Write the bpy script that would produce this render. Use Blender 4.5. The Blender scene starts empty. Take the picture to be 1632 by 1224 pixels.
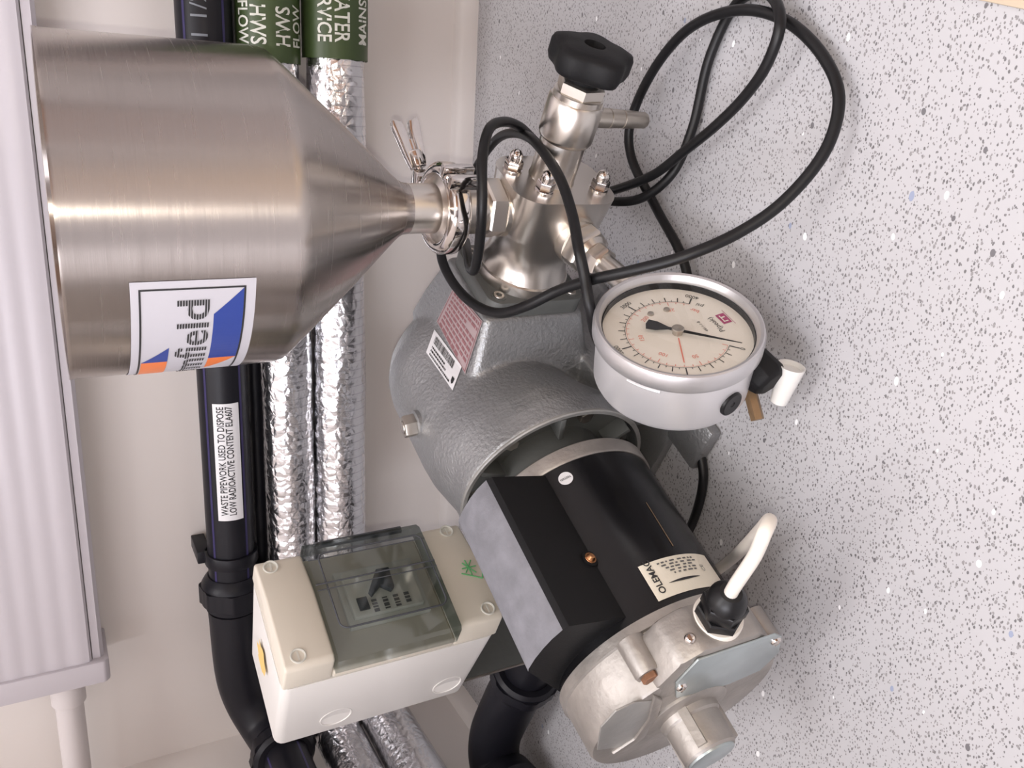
import bpy, bmesh, math, random
from mathutils import Vector, Matrix, noise
random.seed(7)
R = math.radians
SC = bpy.context.scene
COL = SC.collection

# ------------------------------------------------------------------ camera
PITCH, ROLL, HEAD, FPX = R(28.0), R(-6.5), R(110.0), 1360.0
CP = Vector((0.0, -0.9, 0.4365))
FW = Vector((math.cos(HEAD) * math.cos(PITCH), math.sin(HEAD) * math.cos(PITCH), -math.sin(PITCH)))
_rt = Vector((math.sin(HEAD), -math.cos(HEAD), 0.0))
_up = _rt.cross(FW)
RT = _rt * math.cos(ROLL) + _up * math.sin(ROLL)
UP = -_rt * math.sin(ROLL) + _up * math.cos(ROLL)
cd = bpy.data.cameras.new('camera')
cam = bpy.data.objects.new('camera', cd)
COL.objects.link(cam)
m3 = Matrix((-UP, RT, -FW)).transposed()          # the phone was held on its side
cam.matrix_world = Matrix.Translation(CP) @ m3.to_4x4()
cd.sensor_fit = 'HORIZONTAL'
cd.sensor_width = 36.0
cd.lens = FPX / 1632.0 * 36.0
cd.clip_start = 0.02
SC.camera = cam

def ray(x, y):
    return RT * ((612 - y) / FPX) - UP * ((x - 816) / FPX) + FW
def onplane(x, y, n, d):
    r = ray(x, y)
    return CP + r * ((d - n.dot(CP)) / n.dot(r))

# ------------------------------------------------------------------ light
w = bpy.data.worlds.new('world')
SC.world = w
w.use_nodes = True
w.node_tree.nodes['Background'].inputs[0].default_value = (0.93, 0.93, 1.0, 1)
w.node_tree.nodes['Background'].inputs[1].default_value = 0.35

def area(name, loc, rot, sx, sy, power, col=(1, 1, 1)):
    l = bpy.data.lights.new(name, 'AREA')
    l.shape = 'RECTANGLE'; l.size = sx; l.size_y = sy; l.energy = power; l.color = col
    o = bpy.data.objects.new(name, l)
    o.location = loc; o.rotation_euler = rot
    COL.objects.link(o)
    return o
area('ceiling_light_near', (-0.20, -0.80, 2.36), (0, 0, 0), 1.2, 0.6, 17, (1.0, 0.97, 0.98))
area('ceiling_light_side', (0.70, -2.2, 2.36), (0, 0, 0), 1.5, 0.5, 8, (1.0, 0.97, 0.98))
# added cool light, placed at an unseen opening in the left wall
area('added_window_light', (-0.70, -1.70, 1.35), (0, R(-90), 0), 1.2, 1.1, 50, (0.92, 0.92, 1.0))
# the phone's own flash beside its lens
fl = bpy.data.lights.new('phone_flash', 'POINT')
fl.energy = 2.6; fl.shadow_soft_size = 0.003; fl.color = (1.0, 0.93, 0.80)
flo = bpy.data.objects.new('phone_flash', fl)
flo.location = CP - RT * 0.013 - FW * 0.004
COL.objects.link(flo)

vs = SC.view_settings
vs.view_transform = 'Standard'; vs.look = 'None'; vs.exposure = 0.16; vs.gamma = 1.0
vs.use_curve_mapping = False
SC.cycles.use_denoising = True

# ------------------------------------------------------------------ frames
AA = R(-26.5)
AV = Vector((math.cos(AA), math.sin(AA), 0)); MV = Vector((math.sin(AA), -math.cos(AA), 0)); ZV = Vector((0, 0, 1))
ROOT = (-0.07, 0.40)                                   # machine origin on the floor in (a, m)
def W(a, m_, z):                                       # machine coordinates to the world
    return AV * a + MV * m_ + ZV * z
def MF(p):                                             # machine coordinates to the machine's local frame
    return Vector((p[0] - ROOT[0], ROOT[1] - p[1], p[2]))
def W2M(v):
    return Vector((v.dot(AV), v.dot(MV), v.z))
def ID(p):
    return Vector(p)
def OFF(loc):
    L_ = Vector(loc)
    return lambda p: Vector(p) - L_

# ------------------------------------------------------------------ materials
def mat(name, col, rough=0.5, metal=0.0, bump=0.0, bscale=300.0, var=0.0, vscale=20.0, spec=0.5, coat=0.0,
        stretch=None, rvar=0.0, aniso=0.0):
    m = bpy.data.materials.new(name); m.use_nodes = True
    nt = m.node_tree; b = nt.nodes['Principled BSDF']
    b.inputs['Base Color'].default_value = (*col, 1)
    b.inputs['Roughness'].default_value = rough
    b.inputs['Metallic'].default_value = metal
    b.inputs['Specular IOR Level'].default_value = spec
    if coat:
        b.inputs['Coat Weight'].default_value = coat; b.inputs['Coat Roughness'].default_value = 0.12
    tc = nt.nodes.new('ShaderNodeTexCoord'); src = tc.outputs['Object']
    if stretch:
        mp = nt.nodes.new('ShaderNodeMapping'); mp.inputs['Scale'].default_value = stretch
        nt.links.new(src, mp.inputs['Vector']); src = mp.outputs['Vector']
    if var or rvar:
        n = nt.nodes.new('ShaderNodeTexNoise'); n.inputs['Scale'].default_value = vscale
        n.inputs['Detail'].default_value = 5
        nt.links.new(src, n.inputs['Vector'])
        if var:
            mx = nt.nodes.new('ShaderNodeMix'); mx.data_type = 'RGBA'
            mx.inputs['A'].default_value = (*[max(0, c * (1 - var)) for c in col], 1)
            mx.inputs['B'].default_value = (*[min(1, c * (1 + var)) for c in col], 1)
            nt.links.new(n.outputs['Fac'], mx.inputs['Factor'])
            nt.links.new(mx.outputs['Result'], b.inputs['Base Color'])
        if rvar:
            mr = nt.nodes.new('ShaderNodeMapRange')
            mr.inputs['From Min'].default_value = 0.3; mr.inputs['From Max'].default_value = 0.7
            mr.inputs['To Min'].default_value = max(0.02, rough - rvar); mr.inputs['To Max'].default_value = rough + rvar
            nt.links.new(n.outputs['Fac'], mr.inputs['Value']); nt.links.new(mr.outputs['Result'], b.inputs['Roughness'])
    if bump:
        n2 = nt.nodes.new('ShaderNodeTexNoise'); n2.inputs['Scale'].default_value = bscale; n2.inputs['Detail'].default_value = 3
        nt.links.new(src, n2.inputs['Vector'])
        bp = nt.nodes.new('ShaderNodeBump'); bp.inputs['Strength'].default_value = bump; bp.inputs['Distance'].default_value = 0.001
        nt.links.new(n2.outputs['Fac'], bp.inputs['Height']); nt.links.new(bp.outputs['Normal'], b.inputs['Normal'])
    if aniso:
        b.inputs['Anisotropic'].default_value = aniso
        b.inputs['Anisotropic Rotation'].default_value = 0.25
        tg = nt.nodes.new('ShaderNodeTangent'); tg.direction_type = 'RADIAL'; tg.axis = 'Z'
        nt.links.new(tg.outputs['Tangent'], b.inputs['Tangent'])
    return m

def floor_mat():
    m = bpy.data.materials.new('speckled_vinyl'); m.use_nodes = True
    nt = m.node_tree; b = nt.nodes['Principled BSDF']; L = nt.links.new
    b.inputs['Roughness'].default_value = 0.42
    tc = nt.nodes.new('ShaderNodeTexCoord')
    def mixc(fac, A, B):
        mx = nt.nodes.new('ShaderNodeMix'); mx.data_type = 'RGBA'
        L(fac, mx.inputs['Factor'])
        if isinstance(A, tuple): mx.inputs['A'].default_value = (*A, 1)
        else: L(A, mx.inputs['A'])
        if isinstance(B, tuple): mx.inputs['B'].default_value = (*B, 1)
        else: L(B, mx.inputs['B'])
        return mx.outputs['Result']
    def flecks(scale, thr, keep, rotz, sx=1.0, dist=0.0012):
        mp = nt.nodes.new('ShaderNodeMapping'); mp.inputs['Rotation'].default_value = (0, 0, rotz); mp.inputs['Scale'].default_value = (sx, 1, 1)
        nz = nt.nodes.new('ShaderNodeTexNoise'); nz.inputs['Scale'].default_value = scale * 1.3
        L(tc.outputs['Object'], nz.inputs['Vector'])
        ad = nt.nodes.new('ShaderNodeVectorMath'); ad.operation = 'MULTIPLY_ADD'
        L(nz.outputs['Color'], ad.inputs[0]); ad.inputs[1].default_value = (dist, dist, 0); L(tc.outputs['Object'], ad.inputs[2])
        L(ad.outputs[0], mp.inputs['Vector'])
        v = nt.nodes.new('ShaderNodeTexVoronoi'); v.voronoi_dimensions = '2D'; v.inputs['Scale'].default_value = scale
        L(mp.outputs['Vector'], v.inputs['Vector'])
        sp = nt.nodes.new('ShaderNodeSeparateColor'); L(v.outputs['Color'], sp.inputs['Color'])
        k = nt.nodes.new('ShaderNodeMath'); k.operation = 'LESS_THAN'; L(sp.outputs['Red'], k.inputs[0]); k.inputs[1].default_value = keep
        # size differs from fleck to fleck
        sz = nt.nodes.new('ShaderNodeMath'); sz.operation = 'MULTIPLY_ADD'; L(sp.outputs['Green'], sz.inputs[0]); sz.inputs[1].default_value = thr * 0.8; sz.inputs[2].default_value = thr * 0.45
        d = nt.nodes.new('ShaderNodeMath'); d.operation = 'LESS_THAN'; L(v.outputs['Distance'], d.inputs[0]); L(sz.outputs[0], d.inputs[1])
        mu = nt.nodes.new('ShaderNodeMath'); mu.operation = 'MULTIPLY'; L(k.outputs[0], mu.inputs[0]); L(d.outputs[0], mu.inputs[1])
        return mu.outputs[0], sp.outputs['Blue']
    cn = nt.nodes.new('ShaderNodeTexNoise'); cn.inputs['Scale'].default_value = 6
    L(tc.outputs['Object'], cn.inputs['Vector'])
    base = mixc(cn.outputs['Fac'], (0.46, 0.455, 0.472), (0.51, 0.505, 0.520))
    for sc_, th, kp, rz, sx, cA in ((430, .23, .38, .4, .60, (.16, .155, .16)), (400, .24, .36, 2.0, .58, (.28, .27, .275)), (520, .22, .34, 1.2, .75, (.22, .21, .215))):
        f, bl = flecks(sc_, th, kp, rz, sx)
        base = mixc(f, base, cA)
    f, bl = flecks(28, .035, .45, .3, .7, .004); base = mixc(f, base, (.16, .155, .165))
    f, bl = flecks(30, .04, .40, 1.3, .6, .004); base = mixc(f, base, (.86, .86, .87))
    f, bl = flecks(14, .022, .3, .9, .6, .004); base = mixc(f, base, (.30, .34, .46))
    L(base, b.inputs['Base Color'])
    return m

def foil_mat():
    m = bpy.data.materials.new('crinkled_foil'); m.use_nodes = True
    nt = m.node_tree; b = nt.nodes['Principled BSDF']; L = nt.links.new
    b.inputs['Base Color'].default_value = (.80, .80, .82, 1); b.inputs['Metallic'].default_value = 1.0; b.inputs['Roughness'].default_value = .22
    tc = nt.nodes.new('ShaderNodeTexCoord')
    v = nt.nodes.new('ShaderNodeTexVoronoi'); v.feature = 'DISTANCE_TO_EDGE'; v.inputs['Scale'].default_value = 95; L(tc.outputs['Object'], v.inputs['Vector'])
    n = nt.nodes.new('ShaderNodeTexNoise'); n.inputs['Scale'].default_value = 60; n.inputs['Detail'].default_value = 6; L(tc.outputs['Object'], n.inputs['Vector'])
    ad = nt.nodes.new('ShaderNodeMath'); ad.operation = 'MULTIPLY_ADD'; L(v.outputs['Distance'], ad.inputs[0]); ad.inputs[1].default_value = .7; L(n.outputs['Fac'], ad.inputs[2])
    # reinforcing threads every 9 mm along and around
    sx = nt.nodes.new('ShaderNodeSeparateXYZ'); L(tc.outputs['Object'], sx.inputs[0])
    ln = nt.nodes.new('ShaderNodeMath'); ln.operation = 'PINGPONG'; L(sx.outputs['X'], ln.inputs[0]); ln.inputs[1].default_value = .0045
    lt = nt.nodes.new('ShaderNodeMath'); lt.operation = 'LESS_THAN'; L(ln.outputs[0], lt.inputs[0]); lt.inputs[1].default_value = .00045
    s2 = nt.nodes.new('ShaderNodeMath'); s2.operation = 'MULTIPLY_ADD'; L(lt.outputs[0], s2.inputs[0]); s2.inputs[1].default_value = .15; L(ad.outputs[0], s2.inputs[2])
    bp = nt.nodes.new('ShaderNodeBump'); bp.inputs['Strength'].default_value = .55; bp.inputs['Distance'].default_value = .0035
    L(s2.outputs[0], bp.inputs['Height']); L(bp.outputs['Normal'], b.inputs['Normal'])
    mx = nt.nodes.new('ShaderNodeMix'); mx.data_type = 'RGBA'; L(lt.outputs[0], mx.inputs['Factor'])
    mx.inputs['A'].default_value = (.80, .80, .82, 1); mx.inputs['B'].default_value = (.62, .62, .64, 1); L(mx.outputs['Result'], b.inputs['Base Color'])
    return m

def tint_mat():
    m = bpy.data.materials.new('smoked_plastic'); m.use_nodes = True
    nt = m.node_tree; nt.nodes.remove(nt.nodes['Principled BSDF']); out = nt.nodes['Material Output']; L = nt.links.new
    tr = nt.nodes.new('ShaderNodeBsdfTransparent'); tr.inputs[0].default_value = (.52, .55, .54, 1)
    gl = nt.nodes.new('ShaderNodeBsdfGlossy'); gl.inputs['Roughness'].default_value = .06; gl.inputs[0].default_value = (.9, .95, .95, 1)
    ms = nt.nodes.new('ShaderNodeMixShader'); ms.inputs[0].default_value = .07; L(tr.outputs[0], ms.inputs[1]); L(gl.outputs[0], ms.inputs[2]); L(ms.outputs[0], out.inputs[0])
    return m
def glass_mat():
    m = bpy.data.materials.new('gauge_glass'); m.use_nodes = True
    nt = m.node_tree; nt.nodes.remove(nt.nodes['Principled BSDF']); out = nt.nodes['Material Output']; L = nt.links.new
    tr = nt.nodes.new('ShaderNodeBsdfTransparent'); tr.inputs[0].default_value = (.985, .985, .97, 1)
    gl = nt.nodes.new('ShaderNodeBsdfGlossy'); gl.inputs['Roughness'].default_value = .02
    ms = nt.nodes.new('ShaderNodeMixShader'); ms.inputs[0].default_value = .05; L(tr.outputs[0], ms.inputs[1]); L(gl.outputs[0], ms.inputs[2]); L(ms.outputs[0], out.inputs[0])
    return m

M = dict(
    wall=mat('painted_wall', (.82, .775, .745), .75, bump=.05, bscale=180, var=.025, vscale=5),
    trim=mat('trim_paint', (.82, .78, .755), .45),
    pvc=mat('white_pvc', (.58, .55, .588), .35),
    conduit=mat('conduit_pvc', (.68, .64, .64), .4),
    ceiling=mat('ceiling_paint', (.75, .74, .72), .8),
    wood=mat('added_cupboard_wood', (.30, .17, .10), .5, var=.15, vscale=6, stretch=(1, 1, .2)),
    beige=mat('beige_board', (.58, .48, .36), .6),
    door=mat('added_door_mauve_grey', (.17, .145, .15), .5),
    sizeprint=mat('pale_size_print', (.20, .22, .25), .5),
    hopper=mat('brushed_steel', (.49, .445, .415), .26, 1.0, bump=.04, bscale=60, stretch=(.6, .6, 22), var=.06, vscale=30, aniso=.93, rvar=.018),
    steel=mat('machined_steel', (.68, .64, .59), .29, 1.0),
    polish=mat('polished_steel', (.72, .68, .65), .09, 1.0),
    dullsteel=mat('dull_steel', (.52, .48, .43), .38, 1.0, rvar=.1, vscale=90),
    cast=mat('hammered_grey_paint', (.30, .305, .31), .36, .60, bump=.85, bscale=330, var=.10, vscale=60),
    castdark=mat('dark_grey_paint_and_shade', (.12, .125, .12), .5, .2, bump=.2, bscale=200),  # also stands in for shade on the enclosure's mounting plate
    castedge=mat('worn_cast_edge', (.38, .375, .36), .42, .6, bump=.3, bscale=240, var=.12, vscale=60),
    alu=mat('cast_aluminium', (.40, .375, .35), .50, .80, bump=.45, bscale=170, var=.38, vscale=42),
    alupale=mat('brushed_aluminium', (.62, .61, .62), .38, .8, bump=.06, bscale=120, var=.05, vscale=25),
    silverpaint=mat('silver_case_paint', (.78, .77, .785), .38, .65, bump=.05, bscale=400),
    zinc=mat('zinc_plate', (.47, .53, .54), .32, .75, var=.18, vscale=45),
    black=mat('black_paint', (.004, .004, .005), .26, bump=.03, bscale=500, spec=.4),
    mattblack=mat('matt_black_plastic', (.008, .008, .009), .6, bump=.12, bscale=600, spec=.25),
    dust=mat('dusty_black_plastic', (.185, .185, .205), .75, bump=.25, bscale=500, var=.38, vscale=70),
    rubber=mat('black_rubber', (.006, .006, .007), .38, spec=.4),
    pipeblack=mat('black_polyethylene', (.008, .008, .012), .42, spec=.3),
    blue=mat('blue_stripe', (.030, .022, .10), .45),
    label=mat('white_label', (.80, .80, .82), .45),
    paper=mat('label_paper', (.50, .49, .53), .4),
    cream=mat('cream_label', (.80, .75, .63), .4),
    dial=mat('dial_white', (.84, .79, .72), .5),
    print_=mat('black_print', (.02, .02, .022), .5),
    greyprint=mat('grey_print', (.12, .12, .12), .5),
    red=mat('red_print', (.75, .22, .16), .5),
    pink=mat('pink_print', (.40, .05, .16), .5),
    redlabel=mat('faded_red_label', (.40, .31, .315), .5, var=.12, vscale=60),
    redtext=mat('faded_red_text', (.27, .12, .13), .5),
    green=mat('dark_green_tape', (.052, .085, .028), .4),
    greenpen=mat('green_pen', (.10, .38, .14), .5),
    whiteprint=mat('white_print', (.80, .82, .76), .45),
    logoblue=mat('logo_blue', (.028, .055, .26), .35),
    logoorange=mat('logo_orange', (.78, .20, .055), .35),
    boxwhite=mat('cream_plastic', (.77, .75, .72), .40),
    boxlid=mat('lid_plastic', (.66, .61, .52), .42),
    stain=mat('yellow_stain', (.72, .50, .16), .5),
    brass=mat('tarnished_brass', (.36, .25, .15), .4, .9, var=.2, vscale=120),
    rust=mat('rusty_bolt', (.26, .13, .075), .6, .5, var=.35, vscale=300),
    copper=mat('copper_screw', (.60, .30, .14), .25, 1.0),
    whiteplastic=mat('white_plastic', (.80, .79, .76), .35),
    whitecable=mat('white_cable', (.78, .73, .66), .45),
    cableblack=mat('cable_sheath', (.007, .007, .008), .42, spec=.35),
    foil=foil_mat(), floor=floor_mat(), tint=tint_mat(), glass=glass_mat(),
    breaker=mat('breaker_grey', (.62, .61, .55), .5), toggle=mat('toggle_grey', (.07, .075, .085), .5),
    gland=mat('grey_gland', (.48, .47, .46), .45),
)

# ------------------------------------------------------------------ mesh helpers
class MB:
    def __init__(s): s.v = []; s.f = []; s.m = []
    def add(s, vs, fs, mi=0):
        o = len(s.v); s.v += [tuple(p) for p in vs]; s.f += [tuple(i + o for i in f) for f in fs]; s.m += [mi] * len(fs)
        return s
    def build(s, name, mats, parent=None, fr=ID, bev=0.0, ang=35, smooth=True, recalc=True, seg=2):
        me = bpy.data.meshes.new(name)
        me.from_pydata([tuple(fr(Vector(p))) for p in s.v], [], s.f)
        if not isinstance(mats, (list, tuple)): mats = [mats]
        for k in mats: me.materials.append(M[k])
        for p, mi in zip(me.polygons, s.m): p.material_index = mi
        bm = bmesh.new(); bm.from_mesh(me)
        if recalc: bmesh.ops.recalc_face_normals(bm, faces=bm.faces)
        if bev:
            ed = [e for e in bm.edges if len(e.link_faces) == 2 and e.calc_face_angle(0) > R(28)]
            bmesh.ops.bevel(bm, geom=ed, offset=bev, segments=seg, profile=.5, affect='EDGES', clamp_overlap=True)
        bm.to_mesh(me); bm.free()
        if smooth:
            for p in me.polygons: p.use_smooth = True
            me.set_sharp_from_angle(angle=R(ang))
        o = bpy.data.objects.new(name, me); COL.objects.link(o)
        if parent: o.parent = parent
        return o

def tag(o, label=None, cat=None, group=None, kind=None):
    if label: o['label'] = label
    if cat: o['category'] = cat
    if group: o['group'] = group
    if kind: o['kind'] = kind
    return o
def empty(name, loc, label, cat, rz=0, group=None):
    o = bpy.data.objects.new(name, None); o.location = loc; o.rotation_euler = (0, 0, rz); o.empty_display_size = .03
    COL.objects.link(o); return tag(o, label, cat, group)

def frame(d):
    d = Vector(d).normalized()
    t = Vector((0, 0, 1)) if abs(d.z) < .9 else Vector((1, 0, 0))
    e1 = t.cross(d).normalized(); e2 = d.cross(e1)
    return d, e1, e2
def lathe(mb, O, d, prof, n=40, mi=0, caps=True, phase=0.0, fn=None):
    O = Vector(O); d, e1, e2 = frame(d)
    rows = []; vs = []; fs = []
    for t, r in prof:
        if r < 1e-7:
            rows.append([len(vs)]); vs.append(O + d * t)
        else:
            row = []
            for i in range(n):
                a = phase + 2 * math.pi * i / n
                rr = r * (fn(a, t) if fn else 1.0)
                row.append(len(vs)); vs.append(O + d * t + e1 * (rr * math.cos(a)) + e2 * (rr * math.sin(a)))
            rows.append(row)
    for A, B in zip(rows, rows[1:]):
        if len(A) == 1 and len(B) == 1: continue
        for i in range(n):
            j = (i + 1) % n
            if len(A) == 1: fs.append((A[0], B[i], B[j]))
            elif len(B) == 1: fs.append((A[i], B[0], A[j]))
            else: fs.append((A[i], B[i], B[j], A[j]))
    if caps:
        if len(rows[0]) > 1: fs.append(tuple(rows[0][::-1]))
        if len(rows[-1]) > 1: fs.append(tuple(rows[-1]))
    mb.add(vs, fs, mi); return mb
def ringprof(t0, t1, ri, ro, b=0.0):
    return [(t0, ri), (t0, ro - b), (t0 + b, ro), (t1 - b, ro), (t1, ro - b), (t1, ri), (t0, ri)]
def box(mb, lo, hi, mi=0):
    x0, y0, z0 = lo; x1, y1, z1 = hi
    vs = [(x, y, z) for x in (x0, x1) for y in (y0, y1) for z in (z0, z1)]
    mb.add(vs, [(0, 1, 3, 2), (4, 6, 7, 5), (0, 4, 5, 1), (2, 3, 7, 6), (0, 2, 6, 4), (1, 5, 7, 3)], mi); return mb
def prism(mb, poly, f, t0, t1, mi=0):
    n = len(poly)
    vs = [f(u, v, t0) for u, v in poly] + [f(u, v, t1) for u, v in poly]
    mb.add(vs, [tuple(range(n))[::-1], tuple(range(n, 2 * n))] + [(i, (i + 1) % n, n + (i + 1) % n, n + i) for i in range(n)], mi); return mb
def loft(mb, secs, mi=0):
    n = len(secs[0]); vs = [p for s_ in secs for p in s_]; fs = []
    for k in range(len(secs) - 1):
        for i in range(n):
            j = (i + 1) % n
            fs.append((k * n + i, k * n + j, (k + 1) * n + j, (k + 1) * n + i))
    fs.append(tuple(range(n))[::-1]); fs.append(tuple(range((len(secs) - 1) * n, len(secs) * n)))
    mb.add(vs, fs, mi); return mb
def rrect(hw, hh, r, k=6):
    out = []
    for cx, cy, a0 in ((hw - r, hh - r, 0), (-hw + r, hh - r, 90), (-hw + r, -hh + r, 180), (hw - r, -hh + r, 270)):
        for i in range(k + 1):
            a = R(a0 + 90 * i / k); out.append((cx + r * math.cos(a), cy + r * math.sin(a)))
    return out
def smooth_path(pts, sub=8):
    P = [Vector(p) for p in pts]; P = [P[0] * 2 - P[1]] + P + [P[-1] * 2 - P[-2]]; out = []
    for i in range(1, len(P) - 2):
        p0, p1, p2, p3 = P[i - 1:i + 3]
        def tj(t, a, b): return t + max((b - a).length, 1e-6) ** .5
        t0 = 0; t1 = tj(t0, p0, p1); t2 = tj(t1, p1, p2); t3 = tj(t2, p2, p3)
        for k in range(sub):
            t = t1 + (t2 - t1) * k / sub
            a1 = p0 * ((t1 - t) / (t1 - t0)) + p1 * ((t - t0) / (t1 - t0)); a2 = p1 * ((t2 - t) / (t2 - t1)) + p2 * ((t - t1) / (t2 - t1)); a3 = p2 * ((t3 - t) / (t3 - t2)) + p3 * ((t - t2) / (t3 - t2))
            b1 = a1 * ((t2 - t) / (t2 - t0)) + a2 * ((t - t0) / (t2 - t0)); b2 = a2 * ((t3 - t) / (t3 - t1)) + a3 * ((t - t1) / (t3 - t1))
            out.append(b1 * ((t2 - t) / (t2 - t1)) + b2 * ((t - t1) / (t2 - t1)))
    out.append(P[-2]); return out
def tube(mb, pts, r, n=14, mi=0, rf=None):
    P = [Vector(p) for p in pts]; N = len(P)
    T = [(P[min(i + 1, N - 1)] - P[max(i - 1, 0)]).normalized() for i in range(N)]
    _, e1, e2 = frame(T[0]); vs = []; fs = []
    for i in range(N):
        e1 = (e1 - T[i] * e1.dot(T[i])).normalized(); e2 = T[i].cross(e1)
        for k in range(n):
            a = 2 * math.pi * k / n
            rr = rf(i, a, P[i]) if rf else r
            vs.append(P[i] + e1 * (rr * math.cos(a)) + e2 * (rr * math.sin(a)))
    for i in range(N - 1):
        for k in range(n):
            j = (k + 1) % n; fs.append((i * n + k, i * n + j, (i + 1) * n + j, (i + 1) * n + k))
    fs.append(tuple(range(n))[::-1]); fs.append(tuple(range((N - 1) * n, N * n)))
    mb.add(vs, fs, mi); return mb
def hexnut(mb, O, d, af, h, mi=0, phase=0.0):
    r = af / math.sqrt(3)
    return lathe(mb, O, d, [(0, r * .93), (h * .12, r), (h * .88, r), (h, r * .93)], 6, mi, phase=phase)
def acorn(mb, O, d, af=.0118, h=.0068, mi=0):
    hexnut(mb, O, d, af, h, mi)
    r = af * .43
    lathe(mb, Vector(O) + Vector(d).normalized() * h, d, [(0, r)] + [(.003 + r * math.sin(R(a)), r * math.cos(R(a))) for a in range(0, 90, 15)] + [(.003 + r, 0)], 20, mi)
    return mb

_txtcache = {}
def text_geo(s, size, bold=0.0, align='CENTER', sx=1.0):
    """flat lettering: vertices (u, v) and faces, centred on its own middle"""
    c = bpy.data.curves.new('t', 'FONT'); c.body = s; c.size = 1.0; c.offset = bold; c.resolution_u = 3; c.fill_mode = 'FRONT'
    o = bpy.data.objects.new('t', c); COL.objects.link(o)
    dg = bpy.context.evaluated_depsgraph_get(); me = o.evaluated_get(dg).to_mesh()
    vs = [(v.co.x, v.co.y) for v in me.vertices]; fs = [tuple(p.vertices) for p in me.polygons]
    o.evaluated_get(dg).to_mesh_clear(); bpy.data.objects.remove(o); bpy.data.curves.remove(c)
    x0 = min(v[0] for v in vs); x1 = max(v[0] for v in vs)
    cx = {'CENTER': (x0 + x1) / 2, 'LEFT': x0, 'RIGHT': x1}[align]
    return [((x - cx) * size * sx, y * size) for x, y in vs], fs
def put_text(mb, s, size, f, mi=0, bold=0.0, align='CENTER', sx=1.0, cut=None, fit=None):
    vs, fs = text_geo(s, size, bold, align, sx)
    if fit:
        wd = max(v[0] for v in vs) - min(v[0] for v in vs); k = fit / wd; vs = [(u * k, v) for u, v in vs]
    if cut:
        vs, fs = cut(vs, fs)
    mb.add([f(u, v) for u, v in vs], fs, mi); return mb
def grid_patch(mb, f, u0, u1, v0, v1, nu, nv, mi=0):
    vs = [f(u0 + (u1 - u0) * i / nu, v0 + (v1 - v0) * j / nv) for j in range(nv + 1) for i in range(nu + 1)]
    fs = [(j * (nu + 1) + i, j * (nu + 1) + i + 1, (j + 1) * (nu + 1) + i + 1, (j + 1) * (nu + 1) + i) for j in range(nv) for i in range(nu)]
    mb.add(vs, fs, mi); return mb
def slice_u(vs, fs, us):
    """cut flat geometry along u = const lines so it can bend"""
    bm = bmesh.new(); bv = [bm.verts.new((u, v, 0)) for u, v in vs]
    for q in fs:
        try: bm.faces.new([bv[i] for i in q])
        except ValueError: pass
    for u in us:
        bmesh.ops.bisect_plane(bm, geom=bm.verts[:] + bm.edges[:] + bm.faces[:], plane_co=(u, 0, 0), plane_no=(1, 0, 0))
    bm.verts.index_update()
    o = [(v.co.x, v.co.y) for v in bm.verts], [tuple(v.index for v in p.verts) for p in bm.faces]; bm.free(); return o
def slice_v(vs, fs, pitch, gap, lo, hi):
    bm = bmesh.new(); bv = [bm.verts.new((u, v, 0)) for u, v in vs]
    for q in fs:
        try: bm.faces.new([bv[i] for i in q])
        except ValueError: pass
    k = lo
    while k < hi:
        for y in (k, k + pitch - gap):
            bmesh.ops.bisect_plane(bm, geom=bm.verts[:] + bm.edges[:] + bm.faces[:], plane_co=(0, y, 0), plane_no=(0, 1, 0))
        k += pitch
    dead = [p for p in bm.faces if ((p.calc_center_median().y - lo) % pitch) > pitch - gap]
    bmesh.ops.delete(bm, geom=dead, context='FACES')
    bm.verts.index_update()
    o = [(v.co.x, v.co.y) for v in bm.verts], [tuple(v.index for v in p.verts) for p in bm.faces]; bm.free(); return o

# ================================================================== the setting
XL, XR, YR, ZC = -0.74, 2.3, -3.0, 2.4
tag(box(MB(), (XL - .1, YR - .1, -.05), (XR + .1, .1, 0)).build('floor', 'floor', smooth=False), kind='structure')
tag(box(MB(), (XL - .1, 0, 0), (XR + .1, .1, ZC)).build('wall_back', 'wall', smooth=False), kind='structure')
tag(box(MB(), (XL - .1, YR, 0), (XL, 0, ZC)).build('wall_left', 'wall', smooth=False), kind='structure')
tag(box(MB(), (XR, YR, 0), (XR + .1, 0, ZC)).build('wall_right', 'wall', smooth=False), kind='structure')
tag(box(MB(), (XL - .1, YR - .1, 0), (XR + .1, YR, ZC)).build('wall_front', 'wall', smooth=False), kind='structure')
tag(box(MB(), (XL - .1, YR - .1, ZC), (XR + .1, .1, ZC + .05)).build('ceiling', 'ceiling', smooth=False), kind='structure')
wf = MB()
for lo_, hi_ in (((XL, -2.32, .70), (XL + .03, -2.25, 2.0)), ((XL, -1.15, .70), (XL + .03, -1.08, 2.0)), ((XL, -2.32, .70), (XL + .03, -1.08, .76)), ((XL, -2.32, 1.94), (XL + .03, -1.08, 2.0))): box(wf, lo_, hi_)
wo = tag(wf.build('added_window_1', 'trim', smooth=False), kind='structure')  # unseen opening with pane, added to light the scene and show in the steel
box(MB(), (XL + .002, -2.25, .76), (XL + .008, -1.15, 1.94)).build('added_window_pane', 'label', wo, smooth=False)
do = tag(box(MB(), (-.72, YR, 0), (.10, YR + .04, 2.05)).build('added_door_1', 'door', bev=.003), kind='structure')  # unseen dark panel, added as a dark band for the hopper to reflect
lathe(MB(), (.03, YR + .04, 1.0), (0, 1, 0), [(0, .022), (.006, .022), (.007, .009), (.045, .009), (.046, .024), (.062, .024), (.065, .018)], 24).build('added_door_handle', 'polish', do)
sk = [(0, 0), (-.011, 0), (-.0105, .015), (-.006, .021), (0, .0235)]
tag(prism(MB(), sk, lambda u, v, t: (t, u, v), XL, XR).build('baseboard_back', 'trim'), kind='structure')
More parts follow.
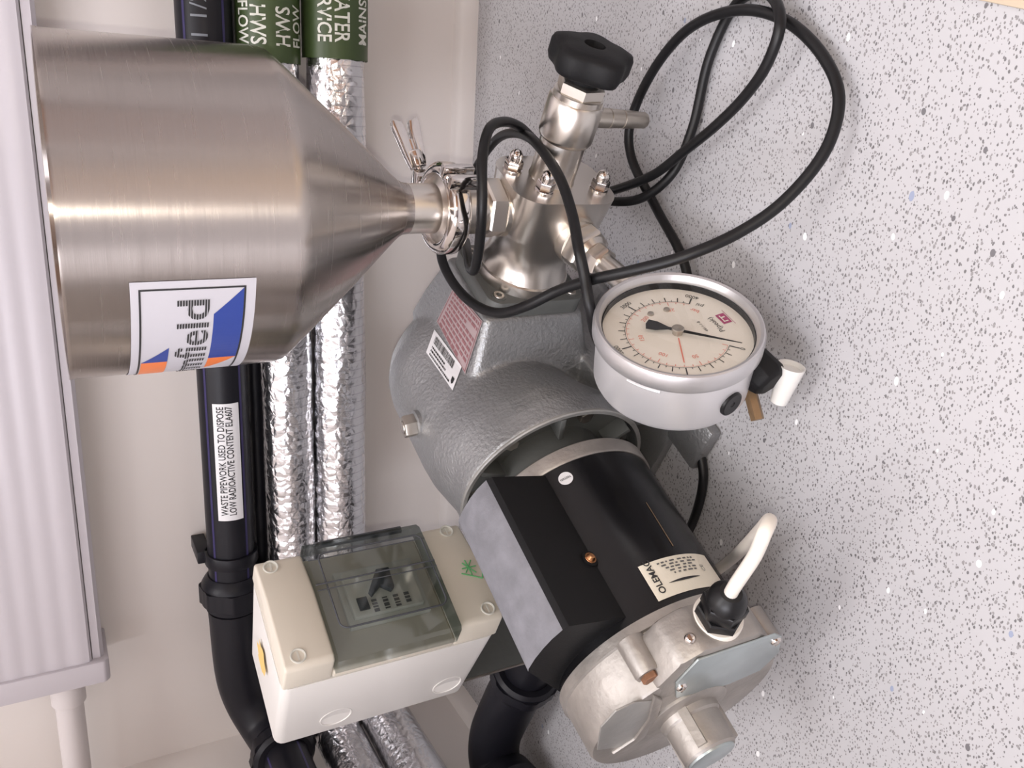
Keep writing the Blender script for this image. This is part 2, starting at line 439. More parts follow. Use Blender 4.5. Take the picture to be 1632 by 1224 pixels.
tag(prism(MB(), sk, lambda u, v, t: (XL - u, t, v), YR, -.011).build('baseboard_left', 'trim'), kind='structure')

# ------------------------------------------------------------------ trunking and conduit
TX0 = -.553
tk = empty('wall_trunking', (0, 0, .42), 'white ribbed plastic cable trunking fixed along the wall above the hopper', 'trunking')
fr = OFF((0, 0, .42))
base = [(0, .4205), (-.052, .4205), (-.056, .424), (-.056, .431), (0, .431)]
prism(MB(), base, lambda u, v, t: (t, u, v), TX0, XR).build('base_channel', 'pvc', tk, fr, ang=30)
cov = [(0, .4318), (-.0575, .4318), (-.060, .434)]
z = .438
while z < .575:
    cov += [(-.0605, z), (-.0610, z + .003), (-.0610, z + .010), (-.0605, z + .013)]
    z += .0185
cov += [(-.060, .578), (-.057, .581), (0, .581)]
prism(MB(), cov, lambda u, v, t: (t, u, v), TX0, XR).build('cover', 'pvc', tk, fr, ang=25)
cap = [(0, .4165), (-.060, .4165), (-.065, .421), (-.065, .580), (-.061, .585), (0, .585)]
prism(MB(), cap, lambda u, v, t: (t, u, v), TX0 - .024, TX0 + .001).build('end_cap', 'pvc', tk, fr, bev=.002)
cdt = empty('cable_conduit', (TX0 - .024, -.036, .457), 'round white plastic conduit leaving the end of the trunking', 'conduit')
fr = OFF((TX0 - .024, -.036, .457))
lathe(MB(), (TX0 - .0245, -.036, .457), (-1, 0, 0), [(0, .0165), (.030, .0165), (.031, .0155), (.031, .013)], 32).build('collar', 'conduit', cdt, fr)
lathe(MB(), (TX0 - .03, -.036, .457), (-1, 0, 0), [(0, .0135), (-(XL - TX0 + .03), .0135)], 32).build('tube', 'conduit', cdt, fr)

# ------------------------------------------------------------------ waste pipe
WY, WZ, WR = -.047, .2885, .0243
wp = empty('waste_pipe', (-.3, WY, WZ), 'thick black plastic waste pipe with blue stripes and a white text label', 'pipe')
fr = OFF((-.3, WY, WZ))
lathe(MB(), (1.6, WY, WZ), (-1, 0, 0), [(0, WR), (1.6 + .60, WR)], 40).build('pipe', 'pipeblack', wp, fr)
def onpipe(y0, z0, r):                                  # u along +x, v = angle in degrees above the facing direction (-y)
    return lambda u, v, h=0.0: (u, y0 - (r + h) * math.cos(R(v)), z0 + (r + h) * math.sin(R(v)))
pf = onpipe(WY, WZ, WR)
for lo_, hi_ in ((50, 56), (-34, -28)):
    grid_patch(MB(), lambda u, v: pf(u, v, .0002), -.60, 1.6, lo_, hi_, 1, 2).build('stripe', 'blue', wp, fr, recalc=False)
def pxw(y): return (onplane(350, y, Vector((0, 1, 0)), WY - WR)).x
xa, xb = pxw(833), pxw(645)
lb = grid_patch(MB(), lambda u, v: pf(u, v, .0004), xa, xb, -24, 36, 1, 12).build('text_label', 'label', wp, fr, recalc=False)
tb = MB()
for s, ang in (('WASTE PIPEWORK USED TO DISPOSE', 12), ('LOW RADIOACTIVE CONTENT ELA607', -7)):
    put_text(tb, s, .0095, lambda u, v: pf(xa + .006 + u, ang + math.degrees(v / WR), .0007), 0, .012, 'LEFT', fit=(xb - xa) * .93)
tb.build('lettering', 'print_', lb, fr, smooth=False, recalc=False)
tb = MB(); put_text(tb, '1 1/2', .020, lambda u, v: pf(pxw(60) + u, 4 + math.degrees(v / WR), .0004), 0, 0, 'LEFT', cut=lambda a, b: (lambda r_: ([(y_, x_) for x_, y_ in r_[0]], r_[1]))(slice_u([(y_, x_) for x_, y_ in a], b, [.002 * k for k in range(1, 9)])))
tb.build('size_print', 'sizeprint', wp, fr, smooth=False, recalc=False)
# coupling, elbow and the run along the left wall
x1 = pxw(950)
mb = MB(); lathe(mb, (x1 + .012, WY, WZ), (-1, 0, 0), [(0, .0255), (.004, .029), (.010, .0325), (.030, .0325), (.034, .029), (.040, .0285)], 48)
lathe(mb, (x1, WY, WZ), (-1, 0, 0), [(0, .0332), (.020, .0332)], 48, fn=lambda a, t: 1 + (.06 if math.sin(a * 8) > .2 else 0))
mb.build('compression_nut', 'pipeblack', wp, fr)
mb = MB(); lathe(mb, (x1 + .040, WY, WZ), (-1, 0, 0), [(0, .0247), (.0, .0275), (.014, .0275), (.014, .0247)], 40, caps=False)
box(mb, (x1 + .026, WY + .004, WZ + .020), (x1 + .040, WY + .047, WZ + .034))
mb.build('pipe_clip', 'pipeblack', wp, fr, bev=.001)
LX = -.688
ep = smooth_path([(x1 - .03, WY, WZ), (-.62, WY, WZ - .004), (-.655, WY - .004, WZ - .012), (-.68, WY - .022, WZ - .024), (LX, WY - .055, WZ - .033)], 6)
tube(MB(), ep, .0275, 28).build('elbow', 'pipeblack', wp, fr)
mb = MB(); lathe(mb, (LX, WY - .048, WZ - .033), (0, -1, 0), [(0, .028), (.004, .032), (.010, .034), (.024, .034), (.028, .030), (.028, .025)], 48)
lathe(mb, (LX, WY - .058, WZ - .033), (0, -1, 0), [(0, .0345), (.012, .0345)], 48, fn=lambda a, t: 1 + (.06 if math.sin(a * 8) > .2 else 0))
mb.build('compression_nut', 'pipeblack', wp, fr)
lathe(MB(), (LX, WY - .06, WZ - .034), (0, -1, 0), [(0, WR), (1.2, WR)], 40).build('pipe', 'pipeblack', wp, fr)
def pl(u, v, h=0.0): return (LX + (WR + h) * math.cos(R(v)), u, WZ - .034 + (WR + h) * math.sin(R(v)))
for lo_, hi_ in ((58, 64), (-30, -24)):
    grid_patch(MB(), lambda u, v: pl(u, v, .0002), WY - .08, -1.2, lo_, hi_, 1, 2).build('stripe', 'blue', wp, fr, recalc=False)

# ------------------------------------------------------------------ thin pipes between waste pipe and foil pipes
sp = lathe(MB(), (1.6, -.012, .2615), (-1, 0, 0), [(0, .0035), (1.6 + .735, .0035)], 16).build('painted_pipe', 'trim')
tag(sp, 'thin cream painted pipe running behind the black waste pipe', 'pipe')
mb = MB(); N = 190
P = [(1.2 - i * (1.2 + .73) / N, -.019, .2510) for i in range(N + 1)]
tube(mb, P, .008, 16, rf=lambda i, a, p: .0078 + .0008 * noise.noise(Vector((p.x * 60, a * 2, 0))))
tag(mb.build('insulated_pipe', 'pipeblack'), 'narrow pipe in dark crumpled insulation beside the foil-wrapped pipes', 'pipe')

# ------------------------------------------------------------------ foil wrapped pipes
def foil_pipe(name, label, yc, zc, r, seed, lx, lift=0):
    root = empty(name, (-.2, yc, zc), label, 'pipe', group=None); fr = OFF((-.2, yc, zc))
    rise = lambda x: .009 * min(1, max(0, (x + .25) / .30)) * lift
    path = [Vector((1.3 - i * .0055, yc, zc + rise(1.3 - i * .0055))) for i in range(int((1.3 + lx * -1 - .05) / .0055))]
    end = path[-1]; c = Vector((end.x, yc - .05, zc))
    for i in range(1, 12):
        a = R(90 * i / 11); path.append(Vector((end.x - .05 * math.sin(a), yc - .05 + .05 * math.cos(a), zc - .034 * i / 11)))
    for i in range(1, 60): path.append(path[-1] + Vector((0, -.008, 0)))
    def rf(i, a, p):
        q = Vector((p.x * 9 + seed, p.y * 9 + math.cos(a) * 1.2, math.sin(a) * 1.2 + seed))
        q2 = Vector((p.x * 45 + seed, p.y * 45 + math.cos(a) * 3.2, math.sin(a) * 3.2))
        return r * (1 + .055 * noise.noise(q) + .022 * noise.noise(q2) - .02 * abs(noise.noise(q2 * 2.1)))
    tube(MB(), path, r, 44, rf=rf).build('foil_wrap', 'foil', root, fr, ang=60)
    return root, fr
f1, fr1 = foil_pipe('foil_insulated_pipe', 'foil insulated pipe next to the black waste pipe, under a hot water label', -.050, .2245, .0262, 3.1, -.70, 1)
f2, fr2 = foil_pipe('foil_insulated_pipe', 'lower foil insulated pipe with green mains water label', -.054, .1705, .0278, 9.7, -.69)
def green_label(root, fr, yc, zc, r, xe, rows):
    pf = onpipe(yc, zc, r)
    lb = grid_patch(MB(), lambda u, v: pf(u, v, .0006), xe, xe + .26, -95, 100, 1, 40).build('identification_tape', 'green', root, fr, recalc=False)
    tb = MB()
    for s, ang, size, flip in rows:
        if not flip:
            put_text(tb, s, size, lambda u, v: pf(xe + .014 + u, ang + math.degrees((v - size * .35) / r), .0012), 0, .015, 'LEFT', sx=.8)
        else:
            put_text(tb, s, size, lambda u, v: pf(xe + .014 - u, ang - math.degrees((v - size * .35) / r), .0012), 0, .015, 'RIGHT', sx=.8)
    tb.build('lettering', 'whiteprint', lb, fr, smooth=False, recalc=False)
def pxx(x, y, yp): return onplane(x, y, Vector((0, 1, 0)), yp).x
green_label(f1, fr1, -.050, .2335, .0285, pxx(450, 100, -.077), [('HWS FLOW', 58, .016, True), ('HWS', 29, .019, True), ('HWS', -14, .019, False), ('FLOW', -46, .016, False), ('SERVICE', -74, .016, False)])
green_label(f2, fr2, -.054, .1715, .0302, pxx(530, 93, -.083), [('SERVICE', 34, .018, True), ('MAINS WATER', 4, .019, True), ('MAINS WATER', -38, .017, False), ('SERVICE', -70, .015, False)])

# ------------------------------------------------------------------ black drain fitting on the floor behind the motor
dp = empty('drain_fitting', (-.6, -.24, 0), 'black plastic drain elbow lying low behind the motor by the left wall', 'pipe')
fr = OFF((-.6, -.24, 0))
d0, d1 = Vector((-.47, -.305, .045)), Vector((-.66, -.215, .05))
lathe(MB(), d0, d1 - d0, [(0, .0245), ((d1 - d0).length, .0245)], 36).build('pipe', 'pipeblack', dp, fr)
dd = (d1 - d0).normalized(); c0 = Vector((-.545, -.2695, .0468))
mb = MB(); lathe(mb, c0, dd, [(-.012, .025), (-.012, .031), (-.008, .034), (.008, .034), (.014, .031), (.014, .025)], 44, caps=False)
lathe(mb, c0, dd, [(-.006, .0345), (.006, .0345)], 44, fn=lambda a, t: 1 + (.05 if math.sin(a * 6) > .2 else 0))
mb.build('compression_nut', 'pipeblack', dp, fr)
ep = smooth_path([c0 + dd * .012, c0 + dd * .06, Vector((-.66, -.222, .05)), Vector((-.685, -.228, .051)), Vector((-.692, -.255, .052))], 6)
tube(MB(), ep, .0285, 28).build('elbow', 'pipeblack', dp, fr)
mb = MB(); lathe(mb, (-.692, -.243, .052), (0, -1, 0), [(0, .029), (.006, .034), (.026, .036), (.030, .033), (.030, .026)], 48)
mb.build('socket', 'pipeblack', dp, fr)
lathe(MB(), (-.692, -.262, .052), (0, -1, 0), [(0, .0245), (.9, .0245)], 36).build('pipe', 'pipeblack', dp, fr)

# ================================================================== the homogeniser
HM = empty('homogeniser', W(ROOT[0], ROOT[1], 0), 'bench homogeniser with steel hopper, grey cast housing, black motor and pressure gauge', 'machine', AA)
A_, M_, Z_ = Vector((1, 0, 0)), Vector((0, 1, 0)), Vector((0, 0, 1))      # machine axes
def mpart(mb, name, mats, parent=HM, **k): return mb.build(name, mats, parent, MF, **k)

# --- housing (cast, one smooth body)
AX, AZ = -.070, .1035                                                    # motor axis
mb = MB()
def dsec(m_, ac, zc, r): return [Vector((ac + r * math.cos(2 * math.pi * k / 72), m_, zc + r * math.sin(2 * math.pi * k / 72))) for k in range(72)]
loft(mb, [dsec(.449, AX, AZ, .0733), dsec(.4655, AX, AZ, .0735), dsec(.4655, AX, AZ, .0775), dsec(.448, -.0705, .1038, .0775), dsec(.432, -.0745, .1072, .0765), dsec(.415, -.0800, .1112, .0742), dsec(.395, -.0850, .1130, .0718), dsec(.36, -.0880, .1142, .0700), dsec(.325, -.0885, .1150, .0700), dsec(.308, -.088, .1145, .068), dsec(.294, -.087, .113, .0635), dsec(.283, -.086, .112, .056), dsec(.275, -.085, .111, .044), dsec(.270, -.084, .110, .026), dsec(.269, -.083, .110, .008)])
def bsec(a, hm0, hm1, z0, z1): 
    c = ((hm0 + hm1) / 2, (z0 + z1) / 2)
    return [Vector((a, c[0] + u, c[1] + v)) for u, v in rrect((hm1 - hm0) / 2, (z1 - z0) / 2, .006, 4)]
loft(mb, [bsec(-.085, .285, .385, .055, .150), bsec(-.050, .274, .397, .042, .1590), bsec(-.025, .277, .391, .046, .1535), bsec(.000, .284, .380, .052, .1490), bsec(.0175, .2905, .372, .0575, .1460)])
box(mb, (-.148, .300, .006), (-.115, .440, .09)); box(mb, (-.045, .300, .006), (-.015, .445, .055))
ho = mb.build('housing', 'cast', HM, MF)
md = ho.modifiers.new('r', 'REMESH'); md.mode = 'VOXEL'; md.voxel_size = .0018
md = ho.modifiers.new('s', 'SMOOTH'); md.factor = .5; md.iterations = 6
bpy.context.view_layer.update()
dg = bpy.context.evaluated_depsgraph_get()
nm = bpy.data.meshes.new_from_object(ho.evaluated_get(dg)); ho.modifiers.clear(); ho.data = nm
for p in nm.polygons: p.use_smooth = True
if not nm.materials: nm.materials.append(M['cast'])
# rim of the motor opening
lathe(MB(), (AX, 0, AZ), M_, ringprof(.4635, .4665, .0736, .0772, .0008), 80, caps=False).build('housing_rim', 'castedge', ho, MF)
mb = MB(); box(mb, (-.152, .296, 0), (.004, .470, .009)); box(mb, (-.035, .466, 0), (.006, .505, .011)); mpart(mb, 'base_foot', 'cast', ho, bev=.003)
# dark flange inside the opening
mb = MB(); lathe(mb, (AX, 0, AZ), M_, [(.440, .0712), (.452, .0712), (.452, 0)], 64)
mpart(mb, 'inner_flange', 'castdark', ho)
for t in (12, 72, 132, 192, 252, 312):
    mb = MB()
    c, s = math.cos(R(t)), math.sin(R(t)); f = lambda u, v, m_: (AX + c * u - s * v, m_, AZ + s * u + c * v)
    prism(mb, [(.050, -.0022), (.0712, -.0022), (.0712, .0022), (.050, .0022)], f, .448, .466)
    mpart(mb, 'flange_rib', 'castdark', ho, bev=.0008)
for t in (48, 108, 168, 228, 292, 348):
    c, s = math.cos(R(t)), math.sin(R(t))
    mb = MB(); hexnut(mb, (AX + c * .0605, .452, AZ + s * .0605), M_, .010, .0065); mpart(mb, 'flange_bolt', 'dullsteel', ho)
# plug bolt on the top of the housing
mb = MB(); pb = Vector((-.0830, .378, .1825)); lathe(mb, pb, (-.15, 0, 1), [(-.004, .0115), (.002, .0115), (.003, .010)], 28)
mpart(mb, 'plug_seat', 'cast', ho); mb = MB(); hexnut(mb, pb + Vector((0, 0, .002)), (-.15, 0, 1), .0165, .011); lathe(mb, pb + Vector((-.0019, 0, .013)), (-.15, 0, 1), [(0, .0055), (.0008, .005), (.0008, .003)], 20)
mpart(mb, 'plug_bolt', 'dullsteel', ho)
# mounting plate of the pump head
PM0, PZ0 = .331, .1005
mb = MB(); prism(mb, [(PM0 + u, PZ0 + v) for u, v in rrect(.0385, .0425, .011, 5)], lambda u, v, t: (t, u, v), .0155, .0305)
mpart(mb, 'head_plate', 'castdark', bev=.0012)
hp = HM.children[-1]; hp.data.materials[0] = M['cast']
for su in (-1, 1):
    for sv in (-1, 1):
        mb = MB(); o = Vector((.0305, PM0 + su * .0285, PZ0 + sv * .0325))
        lathe(mb, o, A_, [(-.002, .0062), (.0004, .0062), (.0006, .0052), (.0006, .0045)], 28, 0, caps=False)
        lathe(mb, o, A_, [(.0004, .0045), (.0012, .0042), (.0012, .0024), (-.001, .0022), (-.001, 0)], 24, 1, caps=False)
        mpart(mb, 'socket_screw', ['castdark', 'dullsteel'], hp)
# labels on the sloping top of the housing
from mathutils.bvhtree import BVHTree
_bv = BVHTree.FromPolygons([v.co.copy() for v in nm.vertices], [tuple(p.vertices) for p in nm.polygons])
def drape(c00, c10, c11, c01, lift):
    """a flat sticker laid on the casting: corner pixels give the directions, the casting gives the distance"""
    def f(u, v, h=0.0):
        x = (c00[0] * (1 - u) + c10[0] * u) * (1 - v) + (c01[0] * (1 - u) + c11[0] * u) * v
        y = (c00[1] * (1 - u) + c10[1] * u) * (1 - v) + (c01[1] * (1 - u) + c11[1] * u) * v
        o = MF(W2M(CP)); d = (MF(W2M(CP + ray(x, y))) - o).normalized()
        hit, n_, _, _ = _bv.ray_cast(o, d)
        if hit is None: return Vector((0, 0, 0))
        return hit + n_ * (lift + h)
    return f
f = drape((697, 512), (742, 597), (770, 512), (724, 458), .0006)
mb = MB(); grid_patch(mb, f, 0, 1, 0, 1, 12, 12)
rl = mb.build('warning_label', 'redlabel', ho, ID, recalc=False)
mb = MB()
for k in range(9):
    u = .08
    while u < (.92 if k not in (2, 8) else .6):
        wd = random.uniform(.04, .14); v0 = .93 - k * .104
        grid_patch(mb, lambda a, b: f(a, b, .0003), u, min(u + wd, .94), v0 - .055, v0, 2, 1, 1); u += wd + .022
for q in ((.02, .98, .02, .035), (.02, .98, .965, .98), (.02, .035, .02, .98), (.965, .98, .02, .98)):
    grid_patch(mb, lambda a, b: f(a, b, .0003), q[0], q[1], q[2], q[3], 8, 8, 1)
rl2 = mb.build('warning_text', ['redlabel', 'redtext'], ho, ID, recalc=False, smooth=False)
g = drape((680, 562), (722, 623), (737, 584), (693, 526), .0008)
mb = MB(); grid_patch(mb, g, 0, 1, 0, 1, 12, 8)
u = .10
while u < .80:
    wd = random.choice((.008, .012, .02)); grid_patch(mb, lambda a, b: g(a, b, .0003), u, u + wd, .56, .88, 1, 2, 1); u += wd + random.choice((.008, .012, .016))
for k, (v0, e) in enumerate(((.44, .55), (.30, .62), (.14, .80))):
    u = .10
    while u < e: wd = random.uniform(.02, .06); grid_patch(mb, lambda a, b: g(a, b, .0003), u, u + wd, v0 - .07, v0, 1, 1, 1); u += wd + .012
vs_ = [(.865, .38), (.87, .20), (.905, .12), (.945, .20), (.95, .38)]
mb.add([g(a, b, .0003) for a, b in vs_], [tuple(range(5))], 1)
mb.build('barcode_label', ['label', 'print_'], ho, ID, recalc=False, smooth=False)

# --- pump head
FC = (.334, .0985)                                                        # middle of the valve block in (m, z)
mb = MB(); lathe(mb, (0, .331, .1005), A_, [(.0300, .0365), (.0385, .0365), (.0395, .0355)], 56)
secs = []
for k in range(10):
    t = k / 9.0; s_ = t * t * (3 - 2 * t)
    circ = [(.0352 * math.cos(a) , .0352 * math.sin(a)) for a in [R(0 + 90 * q + 90 * i / 6) for q in range(4) for i in range(7)]]
    rr = rrect(.0300, .0375, .017, 6)
    pull = 1 - .16 * math.sin(math.pi * t) 
    secs.append([Vector((.0393 + .042 * t, (.331 * (1 - s_) + FC[0] * s_) + (c[0] * (1 - s_) + r_[0] * s_) * pull, (.1005 * (1 - s_) + FC[1] * s_) + (c[1] * (1 - s_) + r_[1] * s_) * pull)) for c, r_ in zip(circ, rr)])
secs.append([Vector((.1165, FC[0] + u, FC[1] + v)) for u, v in rrect(.0330, .0420, .020, 6)])
loft(mb, secs)
ph = mpart(mb, 'pump_head', 'steel', ang=40)
NUTS = ((.349, .116), (.3465, .0675), (.321, .129), (.318, .082))
for nm_, nz_ in NUTS:
    mb = MB(); lathe(mb, (.1165, nm_, nz_), A_, [(0, .0074), (.0012, .0074)], 28); acorn(mb, (.1177, nm_, nz_), A_)
    mpart(mb, 'cap_nut', 'polish', ph)
PA0 = (.3305, .1005)
O = Vector((0, PA0[0], PA0[1]))
mb = MB(); lathe(mb, O, A_, [(.1165, .0175), (.119, .0168), (.150, .0168)], 48); mpart(mb, 'valve_stem_housing', 'steel', ph)
mb = MB(); lathe(mb, O, A_, [(.1475, .0168), (.1490, .0190), (.1515, .0200), (.1765, .0200), (.1785, .0186), (.1785, .015)], 56); mpart(mb, 'outlet_collar', 'steel', ph)
mb = MB(); lathe(mb, O, A_, [(.1785, .0178), (.1825, .0178), (.1830, .0165)], 48); hexnut(mb, O + A_ * .1825, A_, .0300, .0085, phase=.35); mpart(mb, 'gland_nut', 'steel', ph)
mb = MB(); o = Vector((.165, .3305, .082))
lathe(mb, o, -Z_, [(0, .0072), (.012, .0070), (.0125, .0063), (.0130, .0070), (.024, .0064), (.0245, .0058), (.025, .0066), (.0445, .0058), (.046, .0050), (.046, .0036), (.030, .0036)], 32)
mpart(mb, 'hose_barb', 'dullsteel', ph)
# star knob
mb = MB(); lathe(mb, O, A_, [(.190, .011), (.1965, .0125)], 32)
def lobes(a, t): return 1 + .085 * math.cos(5 * a + .5)
lathe(mb, O, A_, [(.1955, .012), (.1965, .0215), (.1985, .0262), (.2025, .0276), (.2110, .0276), (.2140, .0262), (.2162, .021), (.2165, .0075), (.212, .0065), (.211, 0)], 80, fn=lambda a, t: lobes(a, t) if t < .2163 else 1.0)
mpart(mb, 'star_knob', 'mattblack', ph, ang=50)
# fitting that carries the gauge
mb = MB(); o = Vector((.0830, .360, .0865)); gd = Vector((.06, .98, -.20)).normalized()
lathe(mb, o, gd, [(0, .0165), (.004, .0175), (.010, .0175)], 40)
hexnut(mb, o + gd * .009, gd, .031, .014, phase=.2); lathe(mb, o + gd * .023, gd, [(0, .0145), (.004, .0118)], 32)
hexnut(mb, o + gd * .026, gd, .021, .012); lathe(mb, o + gd * .036, gd, [(0, .0085), (.05, .0085)], 28)
mpart(mb, 'gauge_adapter', 'steel', ph)

# --- hopper
HXY = (.0911, .3325); HO = Vector((HXY[0], HXY[1], 0))
prof = [(.4288, .0957), (.4292, .0982), (.4272, .0982), (.4262, .0978), (.3130, .0978), (.3085, .0968), (.3040, .0938), (.2980, .0888), (.2600, .0560), (.2240, .0240), (.2190, .0200), (.2150, .0180), (.2110, .0175),
        (.2110, .0160), (.2200, .0190), (.2600, .0545), (.2990, .0875), (.3060, .0930), (.3130, .0962), (.4288, .0957)]
mb = MB(); lathe(mb, HO, Z_, prof, 128, caps=False)
hop = mpart(mb, 'hopper', 'hopper', ang=50)
hop['label'] = 'tall brushed stainless steel hopper with conical base and logo sticker'
mb = MB(); lathe(mb, HO, Z_, [(.2115, .0174), (.1905, .0174), (.1885, .0195), (.1865, .0245), (.1840, .0250)], 48); mpart(mb, 'outlet_tube', 'steel', hop)
# tri clamp
mb = MB(); lathe(mb, HO, Z_, ringprof(.1735, .1905, .0245, .0325, .0035), 64, caps=False)
for s_ in (-1, 1):
    box(mb, (HXY[0] + .0285, HXY[1] + s_ * .007 - .0032 + .012, .170), (HXY[0] + .0375, HXY[1] + s_ * .007 + .0032 + .012, .1935))
mpart(mb, 'pipe_clamp', 'polish', hop, bev=.0012)
# eye bolt and wing nut on the far side
eb = W2M(onplane(672, 284, ZV, .182)); ed = Vector((.60, -.78, .16)).normalized()
mb = MB(); lathe(mb, eb - ed * .004, ed, [(0, .0028), (.034, .0028)], 18); box(mb, (eb.x - .006, eb.y - .003, eb.z - .007), (eb.x + .006, eb.y + .007, eb.z + .007))
mpart(mb, 'clamp_bolt', 'polish', hop, bev=.0006)
_, e1, e2 = frame(ed)
e1 = (Z_ - ed * ed.z).normalized(); e2 = ed.cross(e1)
mb = MB(); lathe(mb, eb + ed * .008, ed, [(0, .0062), (.012, .0058), (.0135, .0045)], 24)
for s_ in (-1, 1):
    pts = [(.0014, .014), (.0060, .008), (.0080, .018), (.0110, .041), (.0100, .0460), (.0030, .0440), (.0016, .037), (.0014, .024)]
    prism(mb, [(s_ * u, v) for u, v in pts], lambda u, v, t: eb + e1 * u + ed * v + e2 * t, -.0030, .0030)
mpart(mb, 'wing_nut', 'polish', hop, bev=.0009)
# ferrule and union into the pump head
mb = MB(); lathe(mb, HO, Z_, [(.1815, .0250), (.1790, .0248), (.1765, .0205), (.1740, .0185), (.1560, .0182), (.1555, .0170), (.1520, .0170)], 48)
hexnut(mb, HO + Z_ * .1395, Z_, .0385, .0135, phase=.25); lathe(mb, HO, Z_, [(.1340, .0205), (.1400, .0205)], 40)
mpart(mb, 'inlet_union', 'steel', ph)
# logo sticker wrapped on the hopper (u = degrees round the hopper in world terms, v = height)
HW = W(HXY[0], HXY[1], 0)
def hs(th, z_, h=.0004): 
    return W2M(Vector((HW.x + (.0978 + h) * math.cos(R(th)), HW.y + (.0978 + h) * math.sin(R(th)), z_)))
mb = MB()
grid_patch(mb, lambda u, v: hs(u, v), -183, -105, .3350, .3985, 40, 1, 0)
for q in ((-181, -107.5, .3935, .3945), (-181, -107.5, .3403, .3413), (-108.1, -107.5, .3403, .3945), (-181, -180.4, .3403, .3945)):
    grid_patch(mb, lambda u, v: hs(u, v, .0007), *q, 30 if q[1] - q[0] > 5 else 1, 1, 1)
def wedge(pts_top, pts_bot, mi):                         # strips between two height curves given as functions of the angle
    n = 14; t0, t1 = pts_top[0], pts_top[1]
    for i in range(n):
        a0 = t0 + (t1 - t0) * i / n; a1 = t0 + (t1 - t0) * (i + 1) / n
        mb.add([hs(a0, pts_bot[2](a0), .0006), hs(a1, pts_bot[2](a1), .0006), hs(a1, pts_top[2](a1), .0006), hs(a0, pts_top[2](a0), .0006)], [(0, 1, 2, 3)], mi)
lin = lambda x0, y0, x1, y1: (lambda x: y0 + (y1 - y0) * (x - x0) / (x1 - x0))
cst = lambda c: (lambda x: c)
wedge((-143.3, -133.3, lin(-143.3, .3930, -133.3, .3791)), (-143.3, -133.3, cst(.3791)), 2)
wedge((-165, -143.3, cst(.3930)), (-165, -143.3, cst(.3791)), 3)
wedge((-143.2, -117.9, cst(.3568)), (-143.2, -117.9, cst(.3413)), 2)
wedge((-117.9, -108.2, lin(-117.9, .3568, -108.2, .3413)), (-117.9, -108.2, cst(.3413)), 2)
wedge((-156, -143.2, cst(.3568)), (-156, -143.2, lin(-156, .3568, -143.2, .3413)), 3)
def cutter(vs, fs):
    vs, fs = slice_v(vs, fs, .00142, .00052, -.0004, .0180)
    lo_ = min(v[0] for v in vs); k = int(-lo_ / .004)
    return slice_u(vs, fs, [-.004 * i for i in range(1, k + 1)])
put_text(mb, 'armfield', .0235, lambda u, v: hs(-111.9 + math.degrees(u / .0978), .3596 + v, .0009), 1, .014, 'RIGHT', cut=cutter, fit=.100)
mpart(mb, 'logo_sticker', ['paper', 'print_', 'logoblue', 'logoorange'], hop, recalc=False, ang=60)

# --- motor
mb = MB(); lathe(mb, (AX, 0, AZ), M_, [(.448, .046), (.486, .046)], 48); mpart(mb, 'motor_neck', 'castdark', ho)
mb = MB(); lathe(mb, (AX, 0, AZ), M_, [(.4970, .0668), (.6215, .0668)], 96)
mo = mpart(mb, 'motor', 'black')
mo['label'] = 'black cylindrical electric motor body'
mb = MB(); lathe(mb, (AX, 0, AZ), M_, [(.4845, .046), (.4845, .0670), (.4860, .0685), (.4960, .0685), (.4975, .0675)], 96); mpart(mb, 'mounting_ring', 'alu', mo)
sec = [(-.0185, .1395), (-.0085, .1890), (-.0110, .1925), (-.0190, .1970), (-.0280, .2000), (-.0390, .2022), (-.0500, .2030), (-.0540, .2020), (-.1160, .1500), (-.1120, .1250), (-.060, .120)]
mb = MB(); prism(mb, sec, lambda u, v, t: (u, t, v), .4985, .6140)
# the faces that look up have gathered dust
for i, fc in enumerate(mb.f):
    if len(fc) == 4:
        p = [Vector(mb.v[k]) for k in fc]; n_ = (p[1] - p[0]).cross(p[2] - p[1]).normalized()
        if abs(n_.z) > .75 and min(q.z for q in p) > .18: mb.m[i] = 1
cb = mpart(mb, 'capacitor_box', ['mattblack', 'dust'], mo, ang=45)
mb = MB(); cbn = Vector((.98, 0, -.2)).normalized(); cbo = Vector((-.0168, .5700, .1475))
lathe(mb, cbo, cbn, [(-.003, .0058), (.0012, .0058), (.0014, .005), (.0014, .0046)], 28); mpart(mb, 'lamp_bezel', 'mattblack', cb)
mb = MB(); lathe(mb, cbo, cbn, [(.0010, .0044), (.0018, .0040), (.0018, .0032), (.0022, .0030), (.0040, .0020), (.0045, 0)], 24); mpart(mb, 'brass_screw', 'copper', cb)
def mc(m_, th, h=0.0): return Vector((AX + (.0668 + h) * math.cos(R(th)), m_, AZ + (.0668 + h) * math.sin(R(th))))
